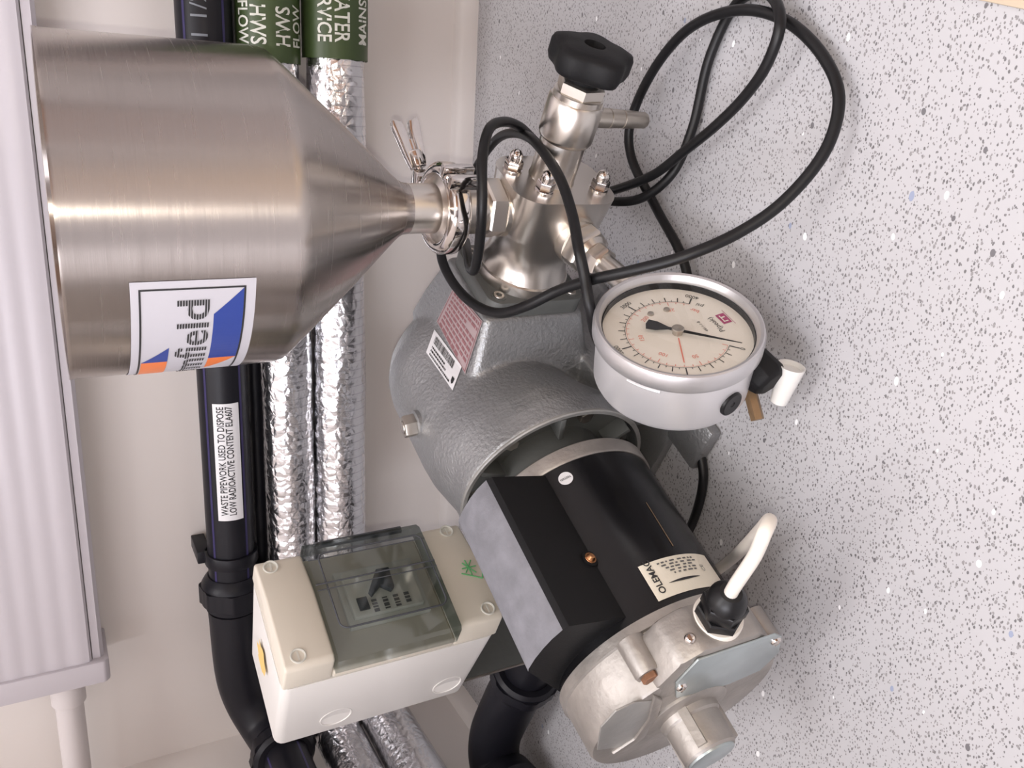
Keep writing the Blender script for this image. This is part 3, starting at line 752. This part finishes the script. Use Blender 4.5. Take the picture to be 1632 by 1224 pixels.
# rating plate
def np_(u, v, h=0.0): return mc(.6150 - v, 19.0 - math.degrees(u / .0668), .0005 + h)
mb = MB(); grid_patch(mb, lambda u, v: np_(u, v), 0, .060, 0, .026, 24, 2, 0)
put_text(mb, 'OLEMAC', .0062, lambda u, v: np_(.0080 - v, .0035 + u, .0004), 1, .02, 'LEFT')
random.seed(4)
for k in range(5):
    v0 = .0235 - k * .0022; u = .012 + .002 * k
    while u < .040: wd = random.uniform(.001, .004); grid_patch(mb, lambda a, b: np_(a, b, .0004), u, u + wd, v0 - .0011, v0, 2, 1, 2); u += wd + random.uniform(.001, .003)
for i in range(12):
    a0, a1 = .0125 + i * .0021, .0125 + (i + 1) * .0021; h0 = .0008 * math.sin(math.pi * i / 12) + .0001; h1 = .0008 * math.sin(math.pi * (i + 1) / 12) + .0001
    mb.add([np_(a0, .0085 - h0, .0004), np_(a1, .0085 - h1, .0004), np_(a1, .0085 + h1, .0004), np_(a0, .0085 + h0, .0004)], [(0, 1, 2, 3)], 1)
put_text(mb, 'CE', .0045, lambda u, v: np_(.047 - v, .012 + u, .0004), 2, 0, 'LEFT')
mpart(mb, 'rating_plate', ['cream', 'print_', 'greyprint'], mo, recalc=False, smooth=False)
# round sticker
mb = MB(); c_ = (.5085, 28.5)
def rs(u, v, h=0.0): return mc(c_[0] + v, c_[1] - math.degrees(u / .0668), .0005 + h)
mb.add([rs(0, 0)] + [rs(.0051 * math.cos(2 * math.pi * i / 28), .0051 * math.sin(2 * math.pi * i / 28)) for i in range(28)], [(0, 1 + i, 1 + (i + 1) % 28) for i in range(28)], 0)
put_text(mb, 'TESTED', .0022, lambda u, v: rs(-u, v - .0007, .0004), 1, .01, 'CENTER', fit=.0078)
mpart(mb, 'test_sticker', ['label', 'print_'], mo, recalc=False, smooth=False)
# scratch on the paint
mb = MB(); grid_patch(mb, lambda u, v: mc(u, v + (u - .56) * 25, .0003), .545, .582, -9.3, -8.6, 8, 1); mpart(mb, 'paint_scratch', 'brass', mo, recalc=False)
# end bell
mb = MB()
lathe(mb, (AX, 0, AZ), M_, [(.6200, .0675), (.6205, .0700), (.6275, .0705), (.6285, .0690), (.6580, .0672), (.6600, .0660), (.6606, .0640), (.6606, .0)], 96)
bell = mpart(mb, 'end_bell', 'alu', mo)
bell['label'] = 'rough cast aluminium end cover of the motor'
mb = MB(); lathe(mb, (AX, 0, AZ), M_, [(.6590, .0300), (.6625, .0295), (.6640, .0270), (.6645, .0205), (.6685, .0200), (.6700, .0188), (.6900, .0180), (.6915, .0168)], 56)
for t in (40, 160, 280):
    c, s = math.cos(R(t)), math.sin(R(t)); f = lambda u, v, m_: (AX + c * u - s * v, m_, AZ + s * u + c * v)
    prism(mb, [(.0165, -.0035), (.0215, -.003), (.0215, .003), (.0165, .0035)], f, .664, .688)
mpart(mb, 'bearing_boss', 'alu', bell, ang=30)
mb = MB(); lathe(mb, (AX, 0, AZ), M_, [(.6910, .0160), (.6928, .0158), (.6933, .0150), (.6933, 0)], 40); mpart(mb, 'bearing_cap', 'zinc', bell)
# lugs with rusty bolts
LUG = (42, 222, 304)
for t in LUG:
    c, s = math.cos(R(t)), math.sin(R(t)); o = Vector((AX + c * .0690, 0, AZ + s * .0690))
    mb = MB(); lathe(mb, o, M_, [(.6285, .0090), (.6500, .0085), (.6515, .0076)], 32); mpart(mb, 'bolt_lug', 'alu', bell)
    mb = MB(); hexnut(mb, o + M_ * .6510, M_, .0100, .0040); mpart(mb, 'rusty_bolt', 'rust', bell)
# pocket and rib relief of the casting
def ef(u, v, m_): return (AX + u, m_, AZ + v)
px_ = lambda x, y, m_: W2M(onplane(x, y, MV, m_))
def face_poly(pts, m_): return [(q.x - AX, q.z - AZ) for q in (px_(x, y, m_) for x, y in pts)]
mb = MB(); prism(mb, face_poly([(952, 1196), (958, 1160), (982, 1134), (1012, 1120), (1046, 1116), (1040, 1140), (1022, 1168), (995, 1190)], .6612), ef, .6600, .6612); mpart(mb, 'cover_pocket', 'castedge', bell, bev=.0003)
mb = MB(); prism(mb, face_poly([(1044, 1112), (1057, 1117), (1048, 1146), (1028, 1176), (1000, 1198), (976, 1204), (1012, 1180), (1034, 1150)], .6630), ef, .6598, .6630)
mpart(mb, 'cover_rib', 'alu', bell, bev=.0012)
# terminal cover block and zinc plate
pz = [(.0545, .0350), (.0790, .0310), (.0800, -.0280), (.0740, -.0365), (.0490, -.0500), (.0286, -.0460), (.0233, -.0220), (.0310, .0235)]
mb = MB(); prism(mb, [(.030, .040), (.050, .046), (.074, .040), (.084, .026), (.084, -.016), (.070, -.032), (.046, -.040), (.030, -.030)], ef, .630, .6608); mpart(mb, 'terminal_block', 'alu', bell, bev=.004)
mb = MB(); prism(mb, pz, ef, .6610, .6624); zp = mpart(mb, 'zinc_cover', 'zinc', bell, bev=.0004)
for u, v in ((.047, .0275), (.0700, -.0340)):
    mb = MB(); lathe(mb, ef(u, v, .6624), M_, [(0, .0036), (.0012, .0032), (.0020, .0018), (.0021, 0)], 20); box(mb, ef(u - .0026, v - .0004, .6638), ef(u + .0026, v + .0004, .6647)); mpart(mb, 'cover_screw', 'polish', bell)
mb = MB(); lathe(mb, (AX + .0815, .6500, AZ + .0300), (.95, .1, .3), [(0, .0036), (.001, .0033), (.0022, .002), (.0023, 0)], 20); mpart(mb, 'earth_screw', 'polish', bell)
# cable gland and white lead
go = Vector((AX + .0850, .6440, AZ + .0070)); gv = Vector((.93, .02, .20)).normalized()
mb = MB(); lathe(mb, go, gv, [(-.012, .0150), (.0015, .0150), (.003, .0142)], 36); mpart(mb, 'gland_seat', 'whitecable', bell)
mb = MB(); hexnut(mb, go + gv * .002, gv, .0250, .008); hexnut(mb, go + gv * .010, gv, .0235, .010, phase=.3)
lathe(mb, go + gv * .0195, gv, [(0, .0118), (.004, .0112), (.008, .0085), (.0100, .0065), (.0100, .0040)], 32)
mpart(mb, 'cable_gland', 'rubber', bell)
P0 = go + gv * .024
px_ = lambda x, y, m_: W2M(onplane(x, y, MV, m_))
pts = [P0, P0 + gv * .012, px_(1203, 885, .6450), px_(1218, 850, .6440), px_(1226, 832, .6390), px_(1215, 842, .6250), px_(1190, 868, .6020), px_(1165, 892, .5820), px_(1135, 915, .5720)]
mb = MB(); tube(mb, smooth_path(pts, 8), .0040, 16); mpart(mb, 'motor_lead', 'whitecable', bell)

# --- pressure gauge
GC = Vector((.1153, .4973, .0909)); GN = Vector((.9658, -.093, .2419)).normalized()
GU = Vector((-.0958, -.9954, 0)).normalized(); GV_ = Vector((-.2408, .0232, .9703)).normalized()
def gp(u, v, h=0.0): return GC + GU * u + GV_ * v + GN * h
mb = MB()
lathe(mb, GC, GN, [(-.0490, 0), (-.0490, .044), (-.0470, .0485), (-.0430, .0505), (-.0080, .0510)], 96, caps=False)
gauge = mpart(mb, 'pressure_gauge', 'silverpaint'); gauge['label'] = 'round silver cased pressure gauge with white dial'
mb = MB(); lathe(mb, GC, GN, [(-.0120, .0508), (-.0115, .0530), (-.0095, .0538), (-.0020, .0538), (.0008, .0528), (.0014, .0518), (.0008, .0500), (-.0020, .0486), (-.0035, .0482), (-.0110, .0482)], 96, caps=False); mpart(mb, 'bezel', 'alupale', gauge)
mb = MB(); lathe(mb, GC, GN, [(-.0108, .0484), (-.0090, .0484), (-.0090, 0)], 96, caps=False); mpart(mb, 'dial', 'dial', gauge)
mb = MB(); lathe(mb, GC, GN, [(-.0100, .0480), (-.0045, .0480), (-.0045, .0474), (-.0100, .0474)], 96, caps=False); mpart(mb, 'dial_spacer', 'rubber', gauge)
mb = MB(); lathe(mb, GC, GN, [(-.0024, 0), (-.0024, .0487)], 64, caps=False); mpart(mb, 'glass', 'glass', gauge)
DH = -.0087
def ang_psi(v): return 223 - 270 * v / 4000.0
def gpol(r, a, h=DH): return gp(r * math.cos(R(a)), r * math.sin(R(a)), h)
mb = MB()
for i in range(41):
    a = ang_psi(i * 100); big = i % 2 == 0; mj = i % 10 == 0
    r0, r1, hw = .0329, (.0395 if mj else .0372 if big else .0345), (.00042 if mj else .0003 if big else .0002)
    c, s = math.cos(R(a)), math.sin(R(a)); f = lambda r_, t: gp(c * r_ - s * t, s * r_ + c * t, DH)
    mb.add([f(r0, -hw), f(r1, -hw), f(r1, hw), f(r0, hw)], [(0, 1, 2, 3)], 0)
for i in range(90):
    a0, a1 = 223 - 3 * i, 223 - 3 * (i + 1)
    mb.add([gpol(.0328, a0), gpol(.0331, a0), gpol(.0331, a1), gpol(.0328, a1)], [(0, 1, 2, 3)], 0)
    mb.add([gpol(.0319, a0), gpol(.0321, a0), gpol(.0321, a1), gpol(.0319, a1)], [(0, 1, 2, 3)], 1)
for i in range(28):
    a = 223 - 270 * (i * 10) / 275.8; big = i % 5 == 0
    c, s = math.cos(R(a)), math.sin(R(a)); f = lambda r_, t: gp(c * r_ - s * t, s * r_ + c * t, DH)
    hw = .0002; r1 = .0320; r0 = .0285 if big else .0303
    mb.add([f(r0, -hw), f(r1, -hw), f(r1, hw), f(r0, hw)], [(0, 1, 2, 3)], 1)
c, s = math.cos(R(155)), math.sin(R(155)); f = lambda r_, t: gp(c * r_ - s * t, s * r_ + c * t, DH + .0002)
mb.add([f(.005, -.0004), f(.0285, -.0004), f(.0285, .0004), f(.005, .0004)], [(0, 1, 2, 3)], 1)
def dial_text(s_, r, a, size, mi, flip=None, bold=.0):
    c, s = math.cos(R(a)), math.sin(R(a)); low = s < -.35 if flip is None else flip
    tx, ty = (s, -c) if not low else (-s, c)
    nx, ny = -ty, tx
    put_text(mb, s_, size, lambda u, v: gp(c * r + tx * u + nx * (v - size * .35), s * r + ty * u + ny * (v - size * .35), DH), mi, bold)
dial_text('0', .0412, 223, .0046, 0); dial_text('1000', .0420, ang_psi(1000), .0044, 0); dial_text('2000', .0420, ang_psi(2000), .0044, 0); dial_text('3000', .0415, 20.5, .0046, 0); dial_text('4000', .0410, -47, .0046, 0)
for v in (50, 100, 150, 200, 250): dial_text(str(v), .0238, 223 - 270 * v / 275.8, .0042, 1)
def flat_text(s_, u0, v0, size, mi, bold=0.0): put_text(mb, s_, size, lambda u, v: gp(u0 + u, v0 + v, DH), mi, bold)
dial_text('psi', .0345, -58, .0046, 0); dial_text('bar', .0275, -57, .0046, 1)
flat_text('P(peak)', -.0030, -.0290, .0052, 0)
flat_text('4411-1-8', -.0010, -.0195, .0030, 0)
# maker's mark: a pink block with a white bar and stroke
q = lambda u0, v0, u1, v1, mi, h=DH: mb.add([gp(u0, v0, h), gp(u1, v0, h), gp(u1, v1, h), gp(u0, v1, h)], [(0, 1, 2, 3)], mi)
q(-.0050, -.0385, .0050, -.0322, 2); q(-.0075, -.0396, .0078, -.0393, 2)
q(-.0034, -.0370, -.0024, -.0335, 3, DH + .0002); q(.0006, -.0370, .0018, -.0340, 3, DH + .0002); q(-.0034, -.0345, .0034, -.0337, 3, DH + .0002)
mpart(mb, 'dial_print', ['print_', 'red', 'pink', 'dial'], gauge, recalc=False, smooth=False)
PAg = 226.5
c, s = math.cos(R(PAg)), math.sin(R(PAg)); f = lambda r_, t, h: gp(c * r_ - s * t, s * r_ + c * t, h)
mb = MB(); prism(mb, [(.0400, 0), (.020, .0007), (.004, .0011), (-.006, .0011), (-.0135, .0042), (-.0195, .0046), (-.0205, 0), (-.0195, -.0046), (-.0135, -.0042), (-.006, -.0011), (.004, -.0011), (.020, -.0007)], lambda u, v, t: f(u, v, t), -.0065, -.0059); mpart(mb, 'pointer', 'rubber', gauge)
mb = MB(); lathe(mb, gp(0, 0, -.0088), GN, [(0, .0032), (.0022, .0032), (.0023, .0040), (.0040, .0040), (.0045, .0034), (.0045, .0008), (.0040, 0)], 32); mpart(mb, 'pointer_hub', 'dullsteel', gauge)
for rr, a in ((.0245, 11), (.0245, -17)):
    mb = MB(); lathe(mb, gpol(rr, a, -.0090), GN, [(0, .0022), (.0010, .0020), (.0014, .001), (.0014, 0)], 20); mpart(mb, 'dial_screw', 'dullsteel', gauge)
# raised lip and black blow-out plug on the case
def gc(a, h, r=.0507): return GC + GU * (r * math.cos(R(a))) + GV_ * (r * math.sin(R(a))) + GN * h
mb = MB(); tube(mb, [gc(112 + 3 * i, -.0145, .0508) for i in range(9)], .0012, 10); mpart(mb, 'case_rib', 'silverpaint', gauge)
pc = gc(191, -.0310, .0496); pd_ = (gc(191, -.0310, 1.0) - GC - GN * -.031).normalized()
mb = MB(); lathe(mb, pc, pd_, [(0, .0086), (.0022, .0083), (.0028, .0074), (.0026, .002), (.0022, .0015), (.0022, 0)], 36); mpart(mb, 'rubber_plug', 'rubber', gauge)
# back connection
mb = MB(); bc = gp(0, 0, -.048); lathe(mb, bc, -GN, [(0, .013), (.006, .013), (.007, .0105), (.016, .0105)], 36)
bb = bc - GN * .016; tube(mb, smooth_path([bb + GN * .004, bb - GN * .004, (o := Vector((.0830, .360, .0865))) + gd * .105, o + gd * .07], 6), .0095, 20)
mpart(mb, 'gauge_connector', 'dullsteel', gauge)
# drain tap below the gauge
tc_ = Vector((.097, .5340, .0400))
mb = MB(); lathe(mb, Vector((.086, .520, .036)), Vector((-.5, .8, 0)), [(-.012, .0045), (.032, .0045)], 6); lathe(mb, Vector((.088, .516, .036)), (0, 0, 1), [(-.004, .0055), (.016, .0050)], 20)
mpart(mb, 'tap_body', 'brass', gauge)
mb = MB(); lathe(mb, Vector((.101, .512, .0440)), Vector((-.10, .97, -.20)), [(0, .0100), (.002, .0120), (.026, .0135), (.030, .0120), (.032, .009)], 8); mpart(mb, 'tap_handle', 'mattblack', gauge, bev=.0008)
w0 = W2M(onplane(1262, 583, MV, .540)); wd_ = (W2M(onplane(1241, 640, MV, .546)) - w0).normalized()
mb = MB(); lathe(mb, w0, wd_, [(0.003, .0074), (0, .0078), (0, .0090), (.027, .0054), (.0275, .0045), (.0275, 0)], 32); mpart(mb, 'tap_nozzle', 'whiteplastic', gauge)

# ================================================================== switch enclosure
SWO = W(-.20, .485, 0)
sw = empty('switch_enclosure', SWO, 'cream plastic electrical switch enclosure with smoked flip cover beside the motor', 'switch box', AA)
def SF(p): return Vector((p[0] + .20, .485 - p[1], p[2]))
def spart(mb, name, mats, parent=sw, **k): return mb.build(name, mats, parent, SF, **k)
m0, m1, z0, z1, aF, aB = .4365, .5310, .1560, .3215, -.140, -.262
def tap(t):                                              # the body narrows slightly towards its back
    k = .004 * t; return rrect((m1 - m0) / 2 - k, (z1 - z0) / 2 - k, .007, 4)
cm, cz = (m0 + m1) / 2, (z0 + z1) / 2
mb = MB(); loft(mb, [[Vector((a, cm + u, cz + v)) for u, v in tap(t)] for a, t in ((aB, 1.6), (aB + .003, 1.0), (aF - .026, 0))]); body = spart(mb, 'enclosure_body', 'boxwhite', ang=50)
lid = MB()
def lidsec(z): return [(aF - .0258, m0), (aF - .008, m0), (aF - .0055, m0 + .003), (aF, .474), (aF, m1 - .004), (aF - .0025, m1 - .0005), (aF - .0258, m1)]
for za, zb in ((z0, .1930), (.2865, z1)):
    prism(lid, lidsec(0), lambda u, v, t: Vector((u, v, t)), za, zb)
prism(lid, [(aF - .0258, m0), (aF - .016, m0), (aF - .016, m1), (aF - .0258, m1)], lambda u, v, t: Vector((u, v, t)), .1930, .2865)
ld = spart(lid, 'enclosure_lid', 'boxlid', bev=.0030, seg=3)
for mm, zz in ((.4445, .3110), (.5215, .3105), (.4435, .1690), (.5215, .1660)):
    aa = aF - (.0042 if mm < .47 else 0)
    mb = MB(); lathe(mb, (aa, mm, zz), A_, [(-.001, .0056), (.0008, .0056), (.0010, .0050), (.0006, .0042), (-.0006, .0040), (-.0006, 0)], 28); box(mb, (aa - .0004, mm - .0036, zz - .0006), (aa + .0003, mm + .0036, zz + .0006)); spart(mb, 'lid_screw', 'breaker', ld)
# breaker under the cover
mb = MB(); box(mb, (aF - .0160, .4560, .2035), (aF - .0110, .5050, .2670)); box(mb, (aF - .0110, .4600, .2085), (aF - .0060, .5000, .2630)); br = spart(mb, 'circuit_breaker', 'breaker', bev=.0012)
mb = MB(); prism(mb, [(.2270, .4665), (.2370, .4660), (.2480, .4830), (.2465, .4870), (.2380, .4800), (.2310, .4860), (.2280, .4840)], lambda u, v, t: Vector((t, v, u)), aF - .0062, aF - .0015); spart(mb, 'toggle', 'toggle', br, bev=.0006)
mb = MB(); box(mb, (aF - .0061, .4850, .2500), (aF - .0050, .4960, .2580)); spart(mb, 'test_button', 'toggle', br, bev=.0004)
mb = MB()
random.seed(9)
for k in range(4):
    z_ = .2455 - k * .0085; u = .4885
    while u < .498: wd = random.uniform(.001, .003); box(mb, (aF - .0061, u, z_ - .002), (aF - .0057, u + wd, z_ + .002)); u += wd + .001
spart(mb, 'breaker_print', 'greyprint', br)
# smoked cover: a shallow tray that wraps over the front edge
cv = [(aF - .0140, m0 - .0016), (aF + .0010, m0 - .0016), (aF + .0050, m0 + .004), (aF + .0062, .474), (aF + .0050, m1 + .001), (aF + .0020, m1 + .0032), (aF - .0140, m1 + .0032)]
th = .0016; inn = [(aF - .0140, m0), (aF - .0006, m0), (aF + .0034, m0 + .005), (aF + .0046, .474), (aF + .0034, m1), (aF + .0010, m1 + .0016), (aF - .0140, m1 + .0016)]
mb = MB(); n = len(cv)
zA, zB = .1936, .2862
vs_ = [Vector((u, v, z_)) for z_ in (zA, zB) for u, v in cv]
mb.add(vs_, [(i, i + 1, n + i + 1, n + i) for i in range(n - 1)] + [tuple(range(n)), tuple(range(n, 2 * n))[::-1]], 0)
cover = spart(mb, 'flip_cover', 'tint', smooth=False)
# moulded frame lines on the cover
mb = MB()
fl_ = [(.480 + u, .2375 + v) for u, v in rrect(.0325, .0410, .006, 5)]
def cva(v):
    for (u0, v0), (u1, v1) in zip(cv, cv[1:]):
        if v0 <= v <= v1 and v1 > v0: return u0 + (u1 - u0) * (v - v0) / (v1 - v0)
    return aF
tube(mb, [Vector((cva(u) + .0001, u, v)) for u, v in fl_] + [Vector((cva(fl_[0][0]) + .0001, fl_[0][0], fl_[0][1]))], .0007, 8)
tube(mb, [Vector((cva(.474) + .0002, .474, zA)), Vector((cva(.474) + .0002, .474, zB))], .0006, 8)
tube(mb, [Vector((cva(.479) + .0002, .479, zA)), Vector((cva(.479) + .0002, .479, zB))], .0004, 8)
tube(mb, [Vector((cva(.452) + .0001, .452, zA)), Vector((cva(.452) + .0001, .452, zB))], .0004, 8)
spart(mb, 'cover_moulding', 'toggle', cover)
mb = MB(); lathe(mb, (aF - .004, m0 - .003, zA + .012), Z_, [(0, .0028), (zB - zA - .024, .0028)], 16); spart(mb, 'hinge', 'toggle', cover)
# knock-outs, lock hole and cable gland on the body
for a_, z_ in ((-.2360, .2735), (-.2370, .1800)):
    mb = MB(); lathe(mb, (a_, m1 - .0052, z_), M_, [(0, .0125), (.0028, .0125), (.0028, .0117), (.0022, .0114), (.0024, 0)], 40); spart(mb, 'knockout', 'boxwhite', body)
mb = MB(); lathe(mb, (-.163, m1 - .0012, .2330), M_, [(0, .0016), (.0014, .0016), (.0014, 0)], 16); spart(mb, 'lock_pin', 'breaker', body)
mb = MB(); lathe(mb, (-.195, .497, z0 + .002), -Z_, [(0, .0125), (.006, .0125)], 8); lathe(mb, (-.195, .497, z0 - .003), -Z_, [(0, .0110), (.014, .0105), (.018, .0080), (.019, .005)], 28, fn=lambda a, t: 1 + (.03 if math.sin(14 * a) > 0 and t < .012 else 0)); spart(mb, 'cable_gland', 'gland', body)
mb = MB(); random.seed(12)
ctr = Vector((-.205, .482, z1 + .0003))
mb.add([ctr] + [ctr + Vector((.016 * math.cos(a) * random.uniform(.6, 1), .016 * math.sin(a) * random.uniform(.5, 1), 0)) for a in [2 * math.pi * i / 16 for i in range(16)]], [(0, 1 + i, 1 + (i + 1) % 16) for i in range(16)], 0)
spart(mb, 'glue_stain', 'stain', body, recalc=False)
# green pen mark on the lid
mb = MB()
def gm(u, v): return Vector((aF + .0006, .4835 + u, .1665 + v))
for p, q_ in (((-.006, -.004), (.004, .004)), ((.006, -.004), (-.005, .004)), ((0, -.006), (0, .006)), ((-.007, .001), (.007, 0)), ((.012, -.007), (-.001, -.012)), ((.012, -.007), (.004, .008))):
    tube(mb, [gm(*p), gm(*q_)], .0005, 6)
spart(mb, 'pen_mark', 'greenpen', ld)
# mounting plate that carries the enclosure; shading on its face painted in dark
mb = MB(); box(mb, (aB - .003, m0 - .01, 0), (aB, m1 - .014, .20)); box(mb, (aB, m0 - .01, 0), (aB + .05, m1 - .016, .003)); mp_ = spart(mb, 'mounting_plate', 'castdark')
mb = MB(); box(mb, (aB - .003, m1 - .0139, .002), (aB, m1 - .0130, .20)); spart(mb, 'bare_edge', 'dullsteel', mp_)

# ================================================================== loose cables
def pz_(x, y, z_): return onplane(x, y, ZV, z_)
def pm_(x, y, m_): return onplane(x, y, MV, m_)
def pa_(x, y, a_): return onplane(x, y, AV, a_)
c1 = [pz_(1075, 880, .005), pz_(1105, 830, .005), pz_(1121, 760, .005), pz_(1110, 690, .005), pz_(1104, 600, .006), pz_(1103, 500, .008), pz_(1090, 418, .010), pz_(1046, 332, .010), pz_(1006, 250, .012), pz_(1003, 205, .014), pz_(1032, 128, .016), pz_(1095, 48, .018), pz_(1180, 16, .018), pz_(1252, 33, .014), pz_(1312, 90, .012), pz_(1337, 155, .014), pz_(1318, 235, .022), pz_(1252, 318, .040), pz_(1182, 368, .060), pz_(1092, 408, .088), pz_(1000, 433, .112), pz_(942, 446, .124), pz_(890, 463, .134), pz_(840, 487, .146), pz_(795, 499, .154), pz_(750, 481, .160), pz_(716, 441, .164), pz_(703, 405, .164), pa_(712, 372, .040), pa_(738, 308, .040), pa_(760, 266, .058), pa_(779, 236, .085), pa_(797, 218, .105), pa_(822, 212, .125), pa_(849, 223, .138), pa_(872, 250, .140), pa_(895, 290, .138), pa_(912, 342, .132), pa_(923, 400, .124), pa_(932, 442, .112), pa_(940, 490, .098), pa_(952, 540, .070), pz_(985, 560, .03), pz_(1010, 545, .006)]
mb = MB(); tube(mb, smooth_path(c1, 8), .0037, 14)
tag(mb.build('power_cable', 'cableblack'), 'black rubber cable looping from the floor over the pump head', 'cable')
c2 = [pm_(742, 385, .300), pm_(745, 405, .335), pm_(750, 428, .358), pm_(756, 430, .368), pm_(763, 398, .372), pm_(768, 330, .372), pm_(769, 250, .352), pm_(780, 205, .330), pm_(803, 194, .312), pm_(828, 202, .296), pm_(850, 222, .280), pm_(890, 262, .270), pm_(935, 300, .268), pz_(975, 321, .032), pz_(1022, 316, .023), pz_(1071, 277, .014), pz_(1103, 206, .006), pz_(1131, 91, .005), pz_(1172, 8, .005), pz_(1205, -12, .007), pz_(1236, 2, .020), pz_(1243, 42, .027), pz_(1222, 103, .025), pz_(1186, 155, .022), pz_(1140, 201, .022), pz_(1088, 243, .022), pz_(1044, 277, .024), pz_(975, 304, .024), pz_(930, 312, .018), pz_(890, 305, .006)]
mb = MB(); tube(mb, smooth_path(c2, 8), .0036, 14)
tag(mb.build('sensor_cable', 'cableblack'), 'black rubber cable looping round the hopper outlet and coiled behind the knob', 'cable')

# ------------------------------------------------------------------ floor board, then unseen cabinets added for the steel to reflect
e0 = pz_(1560, 0, 0); e1_ = pz_(1632, 15, 0); dv_ = (e1_ - e0).normalized(); nv_ = Vector((-dv_.y, dv_.x, 0))
if nv_.x < 0: nv_ = -nv_
s0 = e0 - dv_ * .05
pts = [s0, s0 + dv_ * .45, s0 + dv_ * .45 + nv_ * .30, s0 + nv_ * .30]
mb = MB(); prism(mb, [(p.x, p.y) for p in pts], lambda u, v, t: (u, v, t), 0, .005)
tag(mb.build('timber_board', 'beige', bev=.001), 'beige timber board lying on the speckled floor', 'board')
def added_cupboard(label, x, y, rz, wd, hg, m_):  # unseen brown cabinet, added only to be reflected in the steel
    cp = empty('added_cupboard', (x, y, 0), label, 'added_cupboard', rz)
    box(MB(), (-wd / 2, -.42, 0), (wd / 2, 0, hg)).build('carcass', m_, cp, bev=.004)
    for sx in (-1, 1):
        d_ = box(MB(), (sx * wd / 4 - wd / 4 + .006, 0, .08), (sx * wd / 4 + wd / 4 - .006, .02, hg - .02)).build('door', m_, cp, bev=.003)
        lathe(MB(), (sx * .05, .02, 1.0), (0, 1, 0), [(0, .006), (.015, .006), (.018, .014), (.028, .014), (.030, .010)], 20).build('knob', 'polish', d_)
added_cupboard('tall brown wooden cabinet added unseen opposite the pipes for the steel to reflect', .95, -2.55, 0, 1.3, 1.95, 'wood')
added_cupboard('tall brown wooden cabinet added unseen at the right wall for the steel to reflect', 1.85, -1.55, R(90), 1.1, 1.95, 'wood')
